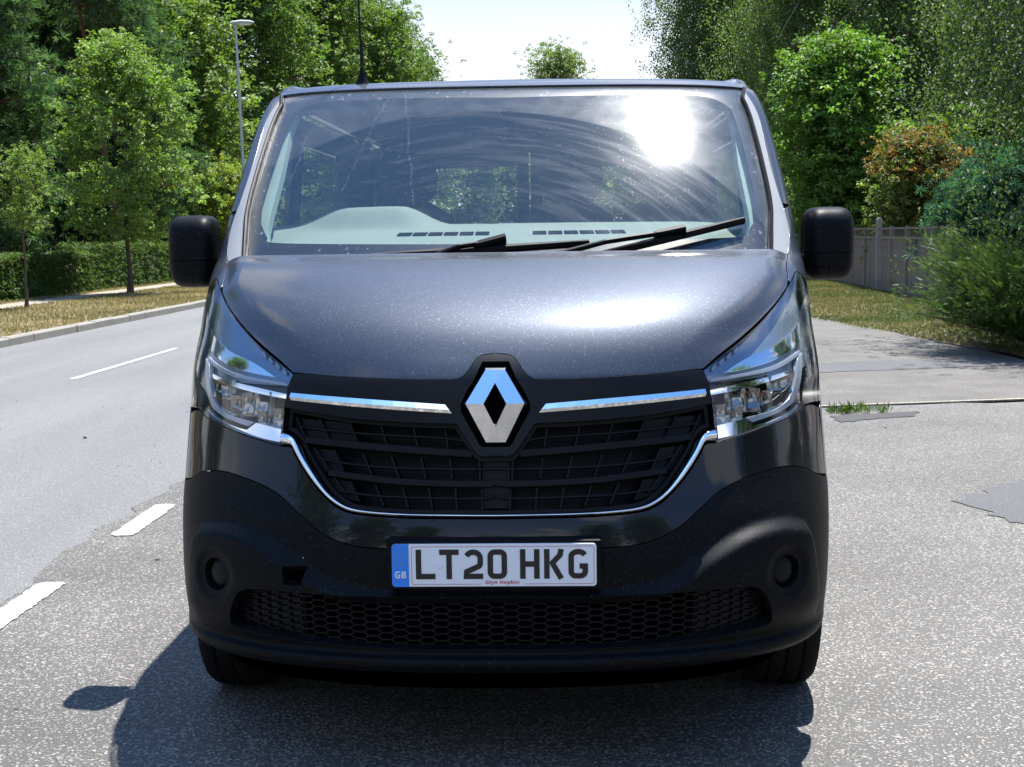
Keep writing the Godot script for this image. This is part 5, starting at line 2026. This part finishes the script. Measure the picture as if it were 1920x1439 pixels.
func tree(called: String, label: String, category: String, group: String, spec: Dictionary) -> Node3D:
	# spec: at, high, bare (height where the crown begins), wide (crown radius), trunk (radius), limbs, clumps per limb, leaves per clump, size, loose, kind, tint, lean, droop, peak (0..1 where the crown is widest)
	var o := thing(called, label, category, spec.at, 0.0, group)
	var local := RandomNumberGenerator.new()
	local.seed = hash(label)
	var high: float = spec.high
	var bare: float = spec.bare
	var lean: Vector3 = spec.get("lean", Vector3.ZERO)
	var trunk_line := PackedVector3Array()
	var radii := PackedFloat32Array()
	var wobble := Vector3.ZERO
	for k in 11:
		var t := k / 10.0
		wobble += Vector3(local.randf_range(-1, 1), 0, local.randf_range(-1, 1)) * high * 0.008
		trunk_line.append(Vector3(0, high * 0.96 * t, 0) + lean * t * high + (wobble if k > 0 else Vector3.ZERO))
		radii.append(lerpf(spec.trunk, spec.trunk * 0.12, pow(t, 0.8)) * (1.35 if k == 0 else 1.0))
	var wood := Shape.new()
	wood.tube(trunk_line, radii, 10)
	put("trunk", wood, spec.get("bark", M.bark), o)
	var limbs := Shape.new()
	var copies := []
	var peak: float = spec.get("peak", 0.4)
	var droop: float = spec.get("droop", 0.0)
	var limb_count: int = spec.limbs
	var clump_count: int = spec.clumps
	var wide: float = spec.wide
	for k in limb_count:
		var t := (k + local.randf()) / limb_count
		var y := lerpf(bare, high * 0.95, t)
		var index := clampf(y / (high * 0.96), 0, 0.999) * 10.0
		var from := trunk_line[int(index)].lerp(trunk_line[int(index) + 1], index - int(index))
		var profile := pow(clampf(t / peak if t < peak else (1.0 - t) / (1.0 - peak), 0.0, 1.0), 0.55)
		var reach: float = spec.wide * (0.25 + 0.75 * profile) * local.randf_range(0.7, 1.12)
		var turn := k * 2.39996 + local.randf_range(-0.4, 0.4)
		var rise := lerpf(spec.get("rise_low", 0.15), spec.get("rise_high", 0.9), t)
		var out := Vector3(cos(turn), rise, sin(turn)).normalized()
		var tip := from + out * reach + Vector3(0, -droop * reach, 0)
		var mid := from + out * reach * 0.55 + Vector3(0, reach * 0.06, 0)
		limbs.tube(PackedVector3Array([from, mid, tip]), PackedFloat32Array([maxf(0.012, spec.trunk * 0.33 * (1.0 - t * 0.6)), maxf(0.008, spec.trunk * 0.18), 0.005]), 5, false)
		for c in clump_count:
			var f := lerpf(0.30, 1.05, pow((c + local.randf()) / clump_count, 0.8))
			var middle := from.lerp(mid, f / 0.55) if f < 0.55 else mid.lerp(tip, (f - 0.55) / 0.45)
			var aside := Vector3(local.randfn(), local.randfn() * 0.6, local.randfn()) * wide * 0.14
			middle += aside
			if aside.length() > 0.25:
				limbs.tube(PackedVector3Array([from.lerp(tip, f * 0.8), middle]), PackedFloat32Array([0.010, 0.004]), 4, false)
			var loose: float = spec.loose * local.randf_range(0.7, 1.3)
			for n in spec.leaves:
				var p := middle + Vector3(local.randfn(), local.randfn() * 0.75, local.randfn()) * loose * 0.5
				if droop > 0.3:
					p.y -= absf(local.randfn()) * loose * 1.6
				var young := 1.0 if spec.has("tint_other") and p.y > high * 0.74 and local.randf() < 0.6 else local.randf() * 0.25
				copies.append([p, spec.size * local.randf_range(0.7, 1.3), Vector3.ZERO, young])
	put("limbs", limbs, spec.get("bark", M.bark), o)
	foliage("crown", o, spec.kind, spec.get("material", M.leaf), copies, spec.tint, 0.3, spec.get("tint_other", Color(-1, 0, 0)))
	return o


func hedge(called: String, label: String, middle: Vector3, size: Vector3, count: int, tint: Color, group := "", turn := 0.0, kind := "broad", leaf := 0.12) -> void:
	var o := thing(called, label, "hedge", middle, turn, group)
	var copies := []
	for k in count:
		# mostly in the outer shell of the clipped block
		var p := Vector3(rng.randf_range(-0.5, 0.5), rng.randf_range(0.0, 1.0), rng.randf_range(-0.5, 0.5))
		var face := rng.randi_range(0, 3)
		var inside := absf(rng.randfn()) * 0.10
		var bump := 0.09 * noise.get_noise_3d(p.x * size.x * 60.0 + middle.x, p.y * size.y * 60.0, p.z * size.z * 60.0 + middle.z)
		if face == 0:
			p.x = 0.5 - (inside + bump) / size.x
		elif face == 1:
			p.x = -0.5 + (inside + bump) / size.x
		else:
			p.y = 1.0 - (inside + bump * 2.0) / size.y
		copies.append([p * size, leaf * rng.randf_range(0.7, 1.3), Vector3.ZERO])
	foliage("leaves", o, kind, M.leaf, copies, tint, 0.35)
	var wood := Shape.new()
	for k in int(size.z * 2.0):
		var z := -size.z * 0.5 + (k + 0.5) / 2.0
		var x := rng.randf_range(-0.15, 0.15) * size.x
		wood.tube(PackedVector3Array([Vector3(x, 0, z), Vector3(x + rng.randf_range(-0.1, 0.1), size.y * 0.5, z + 0.1), Vector3(x + rng.randf_range(-0.2, 0.2), size.y * 0.92, z + rng.randf_range(-0.2, 0.2))]), PackedFloat32Array([0.03, 0.02, 0.006]), 5, false)
	put("stems", wood, M.bark, o)


func grass(called: String, label: String, x0: float, x1: float, z0: float, z1: float, y: float, count: int, high: float, tint: Color, other: Color, keep: Callable) -> void:
	var copies := []
	var patch := FastNoiseLite.new()
	patch.seed = 9
	patch.frequency = 0.35
	for k in count:
		var p := Vector3(rng.randf_range(x0, x1), y, rng.randf_range(z0, z1))
		if not keep.call(p):
			continue
		var mix := clampf(0.5 + patch.get_noise_2d(p.x, p.z) * 1.4 + rng.randf_range(-0.25, 0.25), 0, 1)
		copies.append([p, high * rng.randf_range(0.5, 1.3), Vector3.ZERO, mix])
	var o := foliage(numbered(called), self, "blade", M.blade, copies, tint, 0.25, other)
	tag(o, label, "grass")
	o.set_meta("kind", "stuff")


func build_left_side() -> void:
	grass("verge_grass", "dry yellowed grass along the far verge", -13.2, -7.6, -58, -9, 0.09, 70000, 0.055, Color(0.26, 0.22, 0.075), Color(0.44, 0.36, 0.17), func(p): return p.x > -10.9 or p.x < -11.8)
	var green := Color(0.080, 0.135, 0.032)
	# the two young trees on the verge
	tree("broadleaf_tree", "young bright leaved tree on the verge with a bare straight trunk", "tree", "", {at = Vector3(-10.55, 0.08, -31.5), high = 6.0, bare = 1.3, wide = 1.95, trunk = 0.072, limbs = 26, clumps = 5, leaves = 22, size = 0.22, loose = 0.48, kind = "broad", tint = Color(0.190, 0.285, 0.070), peak = 0.35})
	tree("sapling", "thin staked sapling at the left edge with a slender bare stem", "sapling", "", {at = Vector3(-10.6, 0.08, -24.7), high = 3.1, bare = 1.6, wide = 0.75, trunk = 0.035, limbs = 12, clumps = 3, leaves = 20, size = 0.11, loose = 0.30, kind = "broad", tint = Color(0.170, 0.244, 0.058)})
	# hedges behind the path
	hedge("hedge", "clipped hedge behind the path at the left edge, lit on its near end", Vector3(-12.55, 0.08, -29.0), Vector3(0.9, 1.02, 9.0), 11000, green)
	hedge("hedge", "clipped hedge behind the young tree's trunk", Vector3(-12.7, 0.08, -40.0), Vector3(1.1, 1.25, 12.5), 9000, green)
	hedge("hedge", "far clipped hedge just left of the van's mirror", Vector3(-12.9, 0.08, -56.0), Vector3(1.2, 1.3, 18.0), 8000, green)
	# street lamp
	var lamp := thing("street_lamp", "tall slim grey street lamp with a flat white head above the van's corner", "street lamp", Vector3(-8.25, 0.08, -34.6), 0.0)
	var pole := Shape.new()
	pole.tube(PackedVector3Array([Vector3.ZERO, Vector3(0, 1.2, 0), Vector3(0.0, 1.22, 0), Vector3(-0.13, 7.02, 0)]), PackedFloat32Array([0.075, 0.075, 0.050, 0.032]), 12)
	put("lamp_post", pole, M.galvanised, lamp)
	var head := Shape.new()
	head.tube(PackedVector3Array([Vector3(-0.24, 0, 0), Vector3(-0.16, 0.0, 0), Vector3(0.05, 0.01, 0), Vector3(0.30, 0.0, 0), Vector3(0.40, 0, 0)]), PackedFloat32Array([0.03, 0.085, 0.12, 0.10, 0.03]), 14)
	var hood := put("lamp_head", head, M.galvanised, lamp)
	hood.position = Vector3(-0.03, 7.07, 0)
	hood.scale = Vector3(1, 0.55, 1)
	var bowl := Shape.new()
	bowl.tube(PackedVector3Array([Vector3(-0.06, 0, 0), Vector3(0.05, 0.0, 0), Vector3(0.28, 0.0, 0), Vector3(0.34, 0, 0)]), PackedFloat32Array([0.02, 0.09, 0.08, 0.02]), 12)
	var dish := put("lamp_lens", bowl, M.lamp_glass, lamp)
	dish.position = Vector3(-0.03, 7.035, 0)
	dish.scale = Vector3(1, 0.5, 1)
	# tall dark pines at the left edge, with one bare red leaning trunk
	var pine := {bare = 1.2, trunk = 0.2, limbs = 46, clumps = 5, leaves = 22, size = 0.42, loose = 0.75, kind = "needles", material = M.needle, tint = Color(0.105, 0.171, 0.080), bark = M.pine_bark, peak = 0.25, rise_low = 0.0, rise_high = 0.7}
	var places := [[Vector3(-15.0, 0, -33.0), 11.0, 2.6, "tall blue green pine at the far left edge"], [Vector3(-17.6, 0, -43.0), 13.0, 2.8, "dark pine behind the sapling, second from the left"], [Vector3(-14.4, 0, -43.5), 9.0, 2.4, "shorter pine right behind the young broadleaf tree"], [Vector3(-16.8, 0, -47.0), 14.0, 3.2, "tallest pine, rising out of the frame at upper left"]]
	for p in places:
		var spec := pine.duplicate()
		spec.at = p[0]
		spec.high = p[1]
		spec.wide = p[2]
		tree("pine_tree", p[3], "tree", "pines beyond the hedge", spec)
	tree("pine_tree", "bare reddish pine trunk leaning to the left above the young tree", "tree", "pines beyond the hedge", {at = Vector3(-13.6, 0, -40.5), high = 13.0, bare = 8.6, wide = 3.0, trunk = 0.15, limbs = 24, clumps = 5, leaves = 20, size = 0.42, loose = 0.8, kind = "needles", material = M.needle, tint = Color(0.105, 0.171, 0.080), bark = M.pine_bark, lean = Vector3(-0.115, 0, 0)})
	# broadleaf wood behind
	var wood := {bare = 1.0, trunk = 0.24, limbs = 44, clumps = 7, leaves = 22, size = 0.46, loose = 1.3, kind = "broad", peak = 0.45}
	for p in [
		[Vector3(-15.5, 0, -52), 10.5, 3.4, Color(0.158, 0.231, 0.054), "bright feathery tree behind the young tree's crown"],
		[Vector3(-14.6, 0, -62), 14.5, 4.2, Color(0.120, 0.189, 0.041), "tall oak behind the street lamp"],
		[Vector3(-13.2, 0, -72), 15.5, 4.6, Color(0.120, 0.189, 0.041), "tall oak right of the street lamp, above the van's corner"],
		[Vector3(-11.6, 0, -82), 15.0, 4.6, Color(0.120, 0.189, 0.041), "broad oak behind the van's aerial"],
		[Vector3(-12.4, 0, -98), 17.0, 5.0, Color(0.120, 0.189, 0.041), "spreading oak right of the aerial"],
		[Vector3(-12.2, 0, -116), 16.0, 4.4, Color(0.120, 0.189, 0.041), "far tree where the left wood slopes down to the sky"],
		[Vector3(-9.0, 0, -140), 14.0, 4.2, Color(0.120, 0.189, 0.041), "last far tree at the end of the left wood"],
		[Vector3(-19.5, 0, -58), 15.5, 4.8, Color(0.120, 0.189, 0.041), "high tree at the back of the wood, above the pines"],
		[Vector3(-21.0, 0, -44), 14.5, 4.6, Color(0.120, 0.189, 0.041), "high tree at the back of the wood, left of the leaning trunk"],
	]:
		var spec := wood.duplicate()
		spec.at = p[0]
		spec.high = p[1]
		spec.wide = p[2]
		spec.tint = p[3]
		tree("broadleaf_tree", p[4], "tree", "broadleaf wood on the left", spec)
	for p in [[Vector3(-5.0, 0, -150), 10.5, 5.0, "left of the road's end"], [Vector3(2.5, 0, -146), 9.5, 5.0, "straight behind the van"], [Vector3(9.5, 0, -140), 10.5, 5.0, "right of the road's end"]]:
		tree("far_tree", "low far tree closing the road, glimpsed through the van's windows, " + p[3], "tree", "far trees at the road's bend", {at = p[0], high = p[1], bare = 0.4, wide = p[2], trunk = 0.2, limbs = 34, clumps = 6, leaves = 22, size = 0.62, loose = 1.8, kind = "broad", tint = Color(0.153, 0.227, 0.049), peak = 0.4})
	tree("shrub", "yellow green shrub between the young tree and the van's left mirror", "shrub", "", {at = Vector3(-11.4, 0.05, -46.0), high = 3.6, bare = 0.3, wide = 1.7, trunk = 0.06, limbs = 26, clumps = 5, leaves = 24, size = 0.22, loose = 0.6, kind = "broad", tint = Color(0.249, 0.308, 0.051), peak = 0.5})
	tree("broadleaf_tree", "small far tree standing alone in the sky gap above the roof", "tree", "", {at = Vector3(0.3, 0, -112), high = 16.2, bare = 3.0, wide = 3.4, trunk = 0.25, limbs = 34, clumps = 6, leaves = 20, size = 0.42, loose = 1.1, kind = "broad", tint = Color(0.190, 0.260, 0.080), peak = 0.6})


func build_right_side() -> void:
	# loose grit and bits of dry leaf on the tarmac
	var pebble := Shape.new()
	pebble.lathe([Vector2(0.001, 0.35), Vector2(0.6, 0.28), Vector2(1.0, 0.0), Vector2(0.7, -0.3)], 6, Transform3D(Basis(Vector3.RIGHT, -PI / 2), Vector3.ZERO))
	leaf_meshes["pebble"] = pebble.mesh()
	var bits := []
	for k in 420:
		bits.append([Vector3(rng.randf_range(-6.5, 4.5), 0.006, rng.randf_range(-9.0, 0.6)), rng.randf_range(0.002, 0.007) * (2.2 if rng.randf() < 0.08 else 1.0), Vector3.ZERO, rng.randf()])
	var grit := foliage("grit", self, "pebble", M.blade, bits, Color(0.06, 0.05, 0.04), 0.5, Color(0.30, 0.27, 0.23))
	tag(grit, "loose grit and dry leaf bits scattered on the tarmac", "grit")
	grass("strip_grass", "mown sunlit grass in front of the fence", 3.9, 8.0, -50, -11.2, 0.02, 60000, 0.055, Color(0.12, 0.16, 0.030), Color(0.28, 0.24, 0.085), func(p): return p.x > lerpf(5.4, 4.25, clampf((-11.5 - p.z) / 8.0, 0, 1)) + 0.1 * noise.get_noise_1d(p.z * 40.0))
	grass("grass_tuft", "small green weed tuft beside the van at the footway edge", 2.28, 2.78, -7.75, -7.5, 0.006, 130, 0.075, Color(0.10, 0.17, 0.03), Color(0.13, 0.19, 0.04), func(p): return rng.randf() < 1.0 - (p.x - 2.28) / 0.6)
	# fence of boarded panels between thin posts, with one round-topped concrete post
	var fence := thing("garden_fence", "weathered grey boarded fence with a trellis top at the back of the grass", "fence")
	var board := Shape.new()
	board.box(Vector3(0, 0.62, 0), Vector3(0.016, 1.20, 0.112))
	var board_mesh := board.mesh()
	var bays := [-23.2, -25.0, -26.9, -28.6, -29.95, -31.8, -33.6, -35.4, -37.2, -39.0, -40.8, -42.6, -44.4]
	for k in bays.size() - 1:
		var a: float = bays[k]
		var b: float = bays[k + 1]
		var x := lerpf(7.45, 8.2, (a + 23.2) / -21.2)
		var x2 := lerpf(7.45, 8.2, (b + 23.2) / -21.2)
		var bay := part("panel", fence)
		bay.position = Vector3(x, 0.02, a)
		bay.rotation.y = atan2(x - x2, a - b)
		var long := Vector2(x2 - x, b - a).length()
		var count := int((long - 0.1) / 0.118)
		for n in count:
			var o := put("board", board_mesh, M.board, bay)
			o.position = Vector3(rng.randf_range(-0.004, 0.004) + 0.006 * (n % 2), rng.randf_range(-0.012, 0.012), -0.10 - n * (long - 0.16) / count)
			o.rotation.x = rng.randf_range(-0.004, 0.004)
		for y in [0.22, 1.10, 1.24, 1.45]:
			var rail := Shape.new()
			rail.box(Vector3(-0.025 if y > 1.2 else 0.03, y, -long * 0.5), Vector3(0.03, 0.045, long - 0.09))
			put("rail", rail, M.old_wood, bay)
		for n in int(long / 0.16):
			var slat := Shape.new()
			slat.box(Vector3(-0.008, 1.345, -0.12 - n * 0.16), Vector3(0.012, 0.20, 0.018))
			put("trellis_slat", slat, M.old_wood, bay)
		var post := Shape.new()
		if k == 4:
			var outline := PackedVector2Array([Vector2(-0.065, -0.05), Vector2(0.065, -0.05), Vector2(0.065, 1.60)])
			for s in 9:
				outline.append(Vector2(cos(PI * s / 8.0) * 0.065, 1.62 + sin(PI * s / 8.0) * 0.11))
			outline.append(Vector2(-0.065, 1.60))
			var p := put("concrete_post", slab(outline, 0.11, 0.006), M.concrete, fence)
			p.position = Vector3(x - 0.03, 0.0, a + 0.05)
		else:
			post.box(Vector3(x, 0.76, a), Vector3(0.085, 1.52, 0.085))
			put("fence_post", post, M.old_wood, fence)
	# juniper spilling over the footway on the right
	var juniper := thing("juniper_bush", "spreading feathery green juniper at the right edge, overhanging the footway", "bush", Vector3(5.85, 0.0, -12.9))
	juniper.scale = Vector3.ONE * 1.08
	var copies := []
	var twigs := Shape.new()
	for k in 380:
		var turn := rng.randf() * TAU
		var rise := rng.randf_range(0.15, 1.25)
		var long := rng.randf_range(0.8, 1.5) * (1.0 - 0.12 * rise)
		var out := Vector3(cos(turn), rise, sin(turn)).normalized()
		var base := Vector3(cos(turn) * 0.25, rng.randf_range(0.1, 0.5), sin(turn) * 0.25)
		var tip := base + out * long
		tip.y = minf(tip.y, 1.80)
		twigs.tube(PackedVector3Array([Vector3(0, 0.05, 0), base, tip]), PackedFloat32Array([0.02, 0.012, 0.003]), 4, false)
		for n in 105:
			var f := rng.randf_range(0.15, 1.0)
			var p := base.lerp(tip, f) + Vector3(rng.randfn(), rng.randfn(), rng.randfn()) * 0.085
			p.y = maxf(p.y, 0.05)
			var dir := (out + Vector3(rng.randfn(), rng.randfn() + 0.2, rng.randfn()) * 0.45).normalized()
			copies.append([p, rng.randf_range(0.06, 0.12), dir, f])
	put("stems", twigs, M.bark, juniper)
	foliage("foliage", juniper, "spray", M.needle, copies, Color(0.075, 0.125, 0.028), 0.3, Color(0.135, 0.205, 0.042))
	# shrubs and trees behind the fence
	tree("maple_tree", "bright green maple with big leaves behind the fence beside the van", "tree", "", {at = Vector3(8.9, 0, -41.0), high = 7.0, bare = 0.8, wide = 1.9, trunk = 0.14, limbs = 40, clumps = 6, leaves = 20, size = 0.36, loose = 0.75, kind = "broad", tint = Color(0.145, 0.255, 0.048), peak = 0.45})
	tree("photinia_shrub", "shrub with orange young leaves on top behind the concrete post", "shrub", "", {at = Vector3(8.9, 0, -31.5), high = 3.55, bare = 0.4, wide = 1.15, trunk = 0.07, limbs = 40, clumps = 5, leaves = 22, size = 0.20, loose = 0.45, kind = "broad", tint = Color(0.156, 0.207, 0.047), tint_other = Color(0.24, 0.125, 0.025), peak = 0.6})
	tree("conifer_bush", "low dark blue green conifer at the right edge above the juniper", "bush", "", {at = Vector3(9.6, 0, -26.0), high = 2.75, bare = 0.3, wide = 1.7, trunk = 0.09, limbs = 30, clumps = 6, leaves = 18, size = 0.30, loose = 0.5, kind = "needles", material = M.needle, tint = Color(0.065, 0.158, 0.116), bark = M.bark, peak = 0.5, rise_low = 0.0, rise_high = 0.3})
	var birch := {bare = 2.0, trunk = 0.20, limbs = 64, clumps = 7, leaves = 34, size = 0.44, loose = 1.0, kind = "birch", bark = M.birch_bark, peak = 0.4, droop = 0.55, rise_low = 0.5, rise_high = 1.0, tint = Color(0.144, 0.207, 0.066)}
	for p in [
		[Vector3(7.6, 0, -62.0), 17.0, 4.2, "weeping birch nearest the sky gap, hanging over the road"],
		[Vector3(11.0, 0, -55.0), 17.5, 4.6, "weeping birch behind the maple, rising out of the frame"],
		[Vector3(14.0, 0, -50.0), 16.5, 4.6, "weeping birch above the orange tipped shrub"],
		[Vector3(15.0, 0, -40.0), 15.5, 4.2, "weeping birch near the right edge with sky between its leaves"],
	]:
		var spec := birch.duplicate()
		spec.at = p[0]
		spec.high = p[1]
		spec.wide = p[2]
		tree("birch_tree", p[3], "tree", "birches on the right", spec)
	for p in [[Vector3(14.0, 0, -78.0), 15.0, "behind the left birches"], [Vector3(22.0, 0, -70.0), 16.0, "behind the middle birches"], [Vector3(25.0, 0, -56.0), 14.0, "behind the right birches"]]:
		tree("broadleaf_tree", "dark background tree showing between birch leaves, " + p[2], "tree", "wood behind the birches", {at = p[0], high = p[1], bare = 1.0, wide = 5.0, trunk = 0.24, limbs = 40, clumps = 6, leaves = 20, size = 0.6, loose = 1.6, kind = "broad", tint = Color(0.090, 0.134, 0.041), peak = 0.45})
	tree("broadleaf_tree", "dark leafed tree filling the upper right corner", "tree", "", {at = Vector3(7.7, 0, -14.8), high = 7.5, bare = 2.9, wide = 3.1, trunk = 0.18, limbs = 46, clumps = 6, leaves = 22, size = 0.26, loose = 0.8, kind = "birch", tint = Color(0.078, 0.120, 0.042), bark = M.bark, droop = 0.35, peak = 0.4})
	for p in [
		[Vector3(10.6, 0, -47.0), 4.6, 2.2, Color(0.120, 0.182, 0.041), "rounded green shrub low behind the maple"],
		[Vector3(12.0, 0, -36.0), 4.2, 2.2, Color(0.120, 0.182, 0.041), "light green shrub between the orange tipped shrub and the conifer"],
		[Vector3(14.5, 0, -33.0), 3.8, 2.4, Color(0.120, 0.182, 0.041), "dense shrub behind the conifer at the right edge"],
		[Vector3(9.4, 0, -52.0), 5.0, 2.2, Color(0.120, 0.182, 0.041), "rounded shrub low by the van's right mirror"],
		[Vector3(6.9, 0, -66.0), 6.0, 2.6, Color(0.120, 0.182, 0.041), "far dense shrub hidden behind the van's right pillar"],
	]:
		tree("shrub", p[4], "shrub", "shrubs behind the fence", {at = p[0], high = p[1], bare = 0.2, wide = p[2], trunk = 0.08, limbs = 34, clumps = 5, leaves = 20, size = 0.34, loose = 0.9, kind = "broad", tint = p[3], peak = 0.5})


func build_behind_camera() -> void:
	# the same hedges and trees go on past both edges of the picture, beside the van
	hedge("hedge", "clipped hedge that goes on past the left edge of the picture", Vector3(-12.55, 0.08, -12.0), Vector3(0.9, 1.05, 22.0), 9000, Color(0.080, 0.135, 0.032), "", 0.0, "broad", 0.16)
	hedge("hedge", "garden hedge past the right edge of the picture, level with the van", Vector3(9.6, 0.02, 0.0), Vector3(1.2, 1.8, 11.0), 6000, Color(0.080, 0.135, 0.032), "", 0.0, "broad", 0.2)
	for p in [[Vector3(-15.6, 0, -24.0), 9.5, "just past the left edge of the picture"], [Vector3(-16.2, 0, -15.0), 10.5, "well past the left edge of the picture"], [Vector3(-15.4, 0, -5.0), 9.0, "across the road from the van's door"], [Vector3(13.5, 0, -8.0), 8.5, "past the right edge, behind the juniper"], [Vector3(13.8, 0, 2.0), 8.0, "past the right edge, level with the van's nose"], [Vector3(15.0, 0, -18.0), 9.0, "past the right edge, behind the fence"]]:
		tree("broadleaf_tree", "roadside tree out of the picture, " + p[2], "tree", "trees beside the picture", {at = p[0], high = p[1], bare = 1.2, wide = 3.0, trunk = 0.18, limbs = 34, clumps = 6, leaves = 16, size = 0.42, loose = 1.1, kind = "broad", tint = Color(0.120, 0.189, 0.041), peak = 0.45})
	# what the paint and the chrome mirror: more of the same road, hedges, trees and two parked cars
	hedge("hedge", "long garden hedge behind the camera on the left, seen only mirrored in the chrome", Vector3(-12.6, 0.08, 22.0), Vector3(1.2, 1.7, 44.0), 9000, Color(0.045, 0.08, 0.02), "", 0.0, "broad", 0.24)
	hedge("hedge", "long garden hedge behind the camera on the right, seen only mirrored in the chrome", Vector3(9.6, 0.02, 26.0), Vector3(1.2, 1.8, 40.0), 9000, Color(0.035, 0.065, 0.018), "", 0.0, "broad", 0.24)
	var far := {bare = 1.4, trunk = 0.22, limbs = 30, clumps = 6, leaves = 14, size = 0.62, loose = 1.4, kind = "broad", peak = 0.45}
	var n := 0
	for p in [[Vector3(-16, 0, 14), 9.0, 3.6, "beside the left kerb"], [Vector3(-15, 0, 26), 11.0, 4.0, "past the left hedge's middle"], [Vector3(-13, 0, 44), 12.0, 4.4, "at the left hedge's far end"], [Vector3(-4, 0, 78), 13.0, 5.0, "where the road bends away"], [Vector3(5, 0, 74), 12.0, 5.0, "closing the road on the right"], [Vector3(13, 0, 40), 12.0, 4.2, "at the right hedge's far end"], [Vector3(13.5, 0, 22), 9.5, 3.6, "past the right hedge's middle"]]:
		var spec := far.duplicate()
		spec.at = p[0]
		spec.high = p[1]
		spec.wide = p[2]
		spec.tint = Color(0.105, 0.183, 0.042)
		tree("roadside_tree", "roadside tree behind the camera, " + p[3], "tree", "trees mirrored in the van", spec)
	parked_car("parked_car", "silver hatchback parked behind the camera on the right, seen only mirrored in the badge", Vector3(3.4, 0, 12.5), plain(Color(0.55, 0.57, 0.60), 0.3, 0.4))
	parked_car("parked_car", "red hatchback parked behind the camera at the right, seen only mirrored in the headlamp", Vector3(4.6, 0, 6.4), plain(Color(0.45, 0.02, 0.02), 0.25))


func parked_car(called: String, label: String, at: Vector3, paint: StandardMaterial3D) -> void:
	var car := thing(called, label, "car", at, 0.0, "cars behind the camera")
	paint.clearcoat_enabled = true
	paint.clearcoat_roughness = 0.05
	var side := PackedVector2Array([Vector2(-2.0, 0.32), Vector2(-1.75, 0.28), Vector2(1.85, 0.28), Vector2(2.0, 0.40), Vector2(2.02, 0.75), Vector2(1.9, 0.95), Vector2(-1.05, 1.0), Vector2(-1.8, 0.86), Vector2(-2.04, 0.68)])
	var top := PackedVector2Array([Vector2(-1.1, 0.98), Vector2(1.92, 0.94), Vector2(1.75, 1.12), Vector2(1.45, 1.42), Vector2(0.9, 1.49), Vector2(0.1, 1.49), Vector2(-0.35, 1.42)])
	for piece in [["body", side, 0.86, 0.80, paint], ["cabin", top, 0.78, 0.60, M.plate_black]]:
		var outline := counter_clockwise(piece[1])
		var s := Shape.new()
		var order := Geometry2D.triangulate_polygon(outline)
		for sign_ in [-1.0, 1.0]:
			var start := s.v.size()
			for p in outline:
				var half := lerpf(piece[2], piece[3], clampf((p.y - 0.6) / 0.9, 0, 1))
				s.point(Vector3(half * sign_, p.y, p.x), Vector3(sign_, 0.2, 0).normalized())
			for k in range(0, order.size(), 3):
				s.tri(start + order[k], start + order[k + 1], start + order[k + 2])
		for k in outline.size():
			var p := outline[k]
			var q := outline[(k + 1) % outline.size()]
			var hp := lerpf(piece[2], piece[3], clampf((p.y - 0.6) / 0.9, 0, 1))
			var hq := lerpf(piece[2], piece[3], clampf((q.y - 0.6) / 0.9, 0, 1))
			s.face([Vector3(hp, p.y, p.x), Vector3(-hp, p.y, p.x), Vector3(-hq, q.y, q.x), Vector3(hq, q.y, q.x)])
		put(piece[0], s, piece[4], car)
	var roof := Shape.new()
	roof.box(Vector3(0, 1.492, 0.48), Vector3(1.16, 0.03, 1.1))
	put("roof", roof, paint, car)
	for x in [-0.55, 0.55]:
		var lamp := Shape.new()
		lamp.box(Vector3(x, 0.76, -1.96), Vector3(0.36, 0.13, 0.1))
		put("headlight", lamp, M.guide, car)
	for x in [-0.76, 0.76]:
		for z in [-1.25, 1.25]:
			var tyre := Shape.new()
			tyre.lathe([Vector2(0.19, 0.09), Vector2(0.28, 0.10), Vector2(0.31, 0.07), Vector2(0.31, -0.07), Vector2(0.28, -0.10), Vector2(0.19, -0.09), Vector2(0.001, -0.06), Vector2(0.001, 0.07), Vector2(0.19, 0.09)], 28, Transform3D(Basis(Vector3.UP, signf(x) * PI / 2), Vector3(x, 0.31, z)))
			put("wheel", tyre, M.tyre, car)
